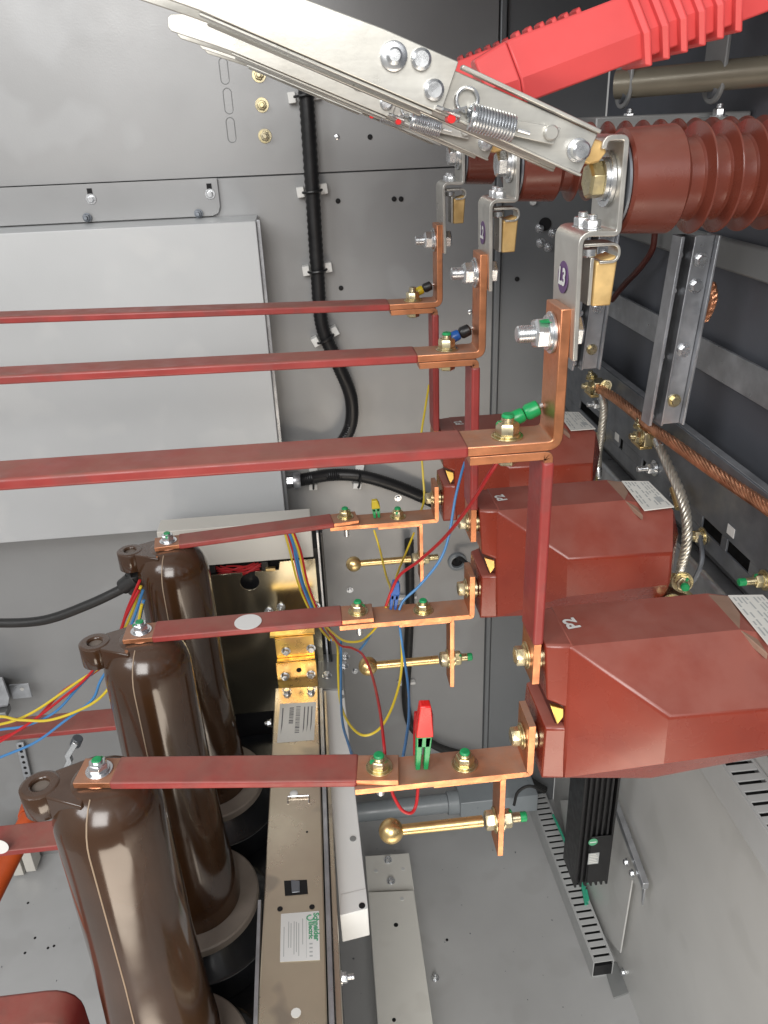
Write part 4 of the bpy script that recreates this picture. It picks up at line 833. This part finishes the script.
LW = [('wr',[(140,580),(128,608),(120,632),(108,660),(92,674),(62,692),(30,724),(-10,741)],'dark red wire at the top of the bundle behind the left poles'),
      ('wy',[(141,586),(132,612),(122,634),(106,662),(76,683),(40,708),(16,720),(-10,727)],'orange yellow wire fanning out to the left edge'),
      ('wb',[(143,590),(134,618),(124,640),(100,664),(76,690),(55,712),(25,726),(-10,732)],'upper blue wire fanning out to the left edge'),
      ('wr',[(139,590),(126,616),(117,638),(88,676),(60,700),(28,724),(-10,747)],'bright red wire lowest of the reds at the left edge'),
      ('wb',[(144,600),(136,630),(118,655),(101,680),(92,700),(66,720),(34,743),(-10,762)],'lower blue wire crossing the left red bar'),
      ('wy',[(142,604),(134,640),(118,672),(104,694),(84,708),(50,720),(20,720),(-10,719)],'lower yellow wire lying almost level at the left edge')]
for i, (m, P, lb) in enumerate(LW): wire([at(px,py,.955-.004*i) for px, py in P]+[at(P[-1][0]-60,P[-1][1]+12+5*i,.94-.004*i), at(P[-1][0]-180,P[-1][1]+30+9*i,.92-.004*i)], m, .0020, lb)
# ------------------------------------------------------------------ clips
def clip(px0, py0, px1, py1, y, c_top, c_low, label, r=.005):
    a, b = at(px0,py0,y), at(px1,py1,y); t = thing('test_clip', b, label, 'clip', 'coloured clips on the copper links'); d = (a-b); ln = d.length; d.normalize(); s = d.cross(V3((0,1,0))).normalized()
    m = MB(); f = ln*.5
    for sg in (-1,1): m.prism([b+s*sg*r*.25+V3((0,sg*.0,0)), b+s*sg*r*.9, b+d*f+s*sg*r*1.1, b+d*f+s*sg*r*.15], (0,r*1.3,0))
    m.prism([b+d*f*.7-s*r*.9, b+d*f*.7+s*r*.9, b+d*f*1.02+s*r, b+d*f*1.02-s*r], (0,r*1.6,0)); m.build('jaw', c_low, t, .0006)
    u = MB(); u.hull([b+d*f*1.03+s*q*r*1.2+V3((0,e,0)) for q in (-1,1) for e in (-r*.3,r*1.7)]+[b+d*ln*.97+s*q*r*.9+V3((0,e,0)) for q in (-.6,1) for e in (-r*.1,r*1.4)]+[b+d*ln*.8+s*(-1)*r*1.1+V3((0,r*.6,0))]); u.build('grip', c_top, t, .0012)
    return t
clip(375,500,377,518,1.025,'yellowp','greenp','yellow and green clip standing on the farthest copper link', .0052)
clip(397,581,393,610,.775,'bluep','bluep','dark blue clip standing on the middle copper link', .0046)
clip(427,704,422,770,.523,'redp','greenp','red and green clip standing on the nearest copper link', .0062)
# ------------------------------------------------------------------ light
w = bpy.data.worlds.new('World'); scn.world = w; w.use_nodes = True
w.node_tree.nodes['Background'].inputs[0].default_value = (1,.985,.96,1); w.node_tree.nodes['Background'].inputs[1].default_value = WORLD
def area(name, loc, target, sx, sy, power, col=(1,1,1)):
    l = bpy.data.lights.new(name, 'AREA'); l.shape = 'RECTANGLE'; l.size = sx; l.size_y = sy; l.energy = power; l.color = col
    o = bpy.data.objects.new(name, l); COL.objects.link(o); o.location = loc; o.rotation_euler = (V3(target)-V3(loc)).to_track_quat('-Z','Y').to_euler(); return o
for a in LAMPS: area(*a)
scn.view_settings.view_transform = 'Standard'; scn.view_settings.look = 'None'; scn.view_settings.exposure = EXPO; scn.view_settings.gamma = 1
scn.render.engine = 'CYCLES'; scn.cycles.max_bounces = 8
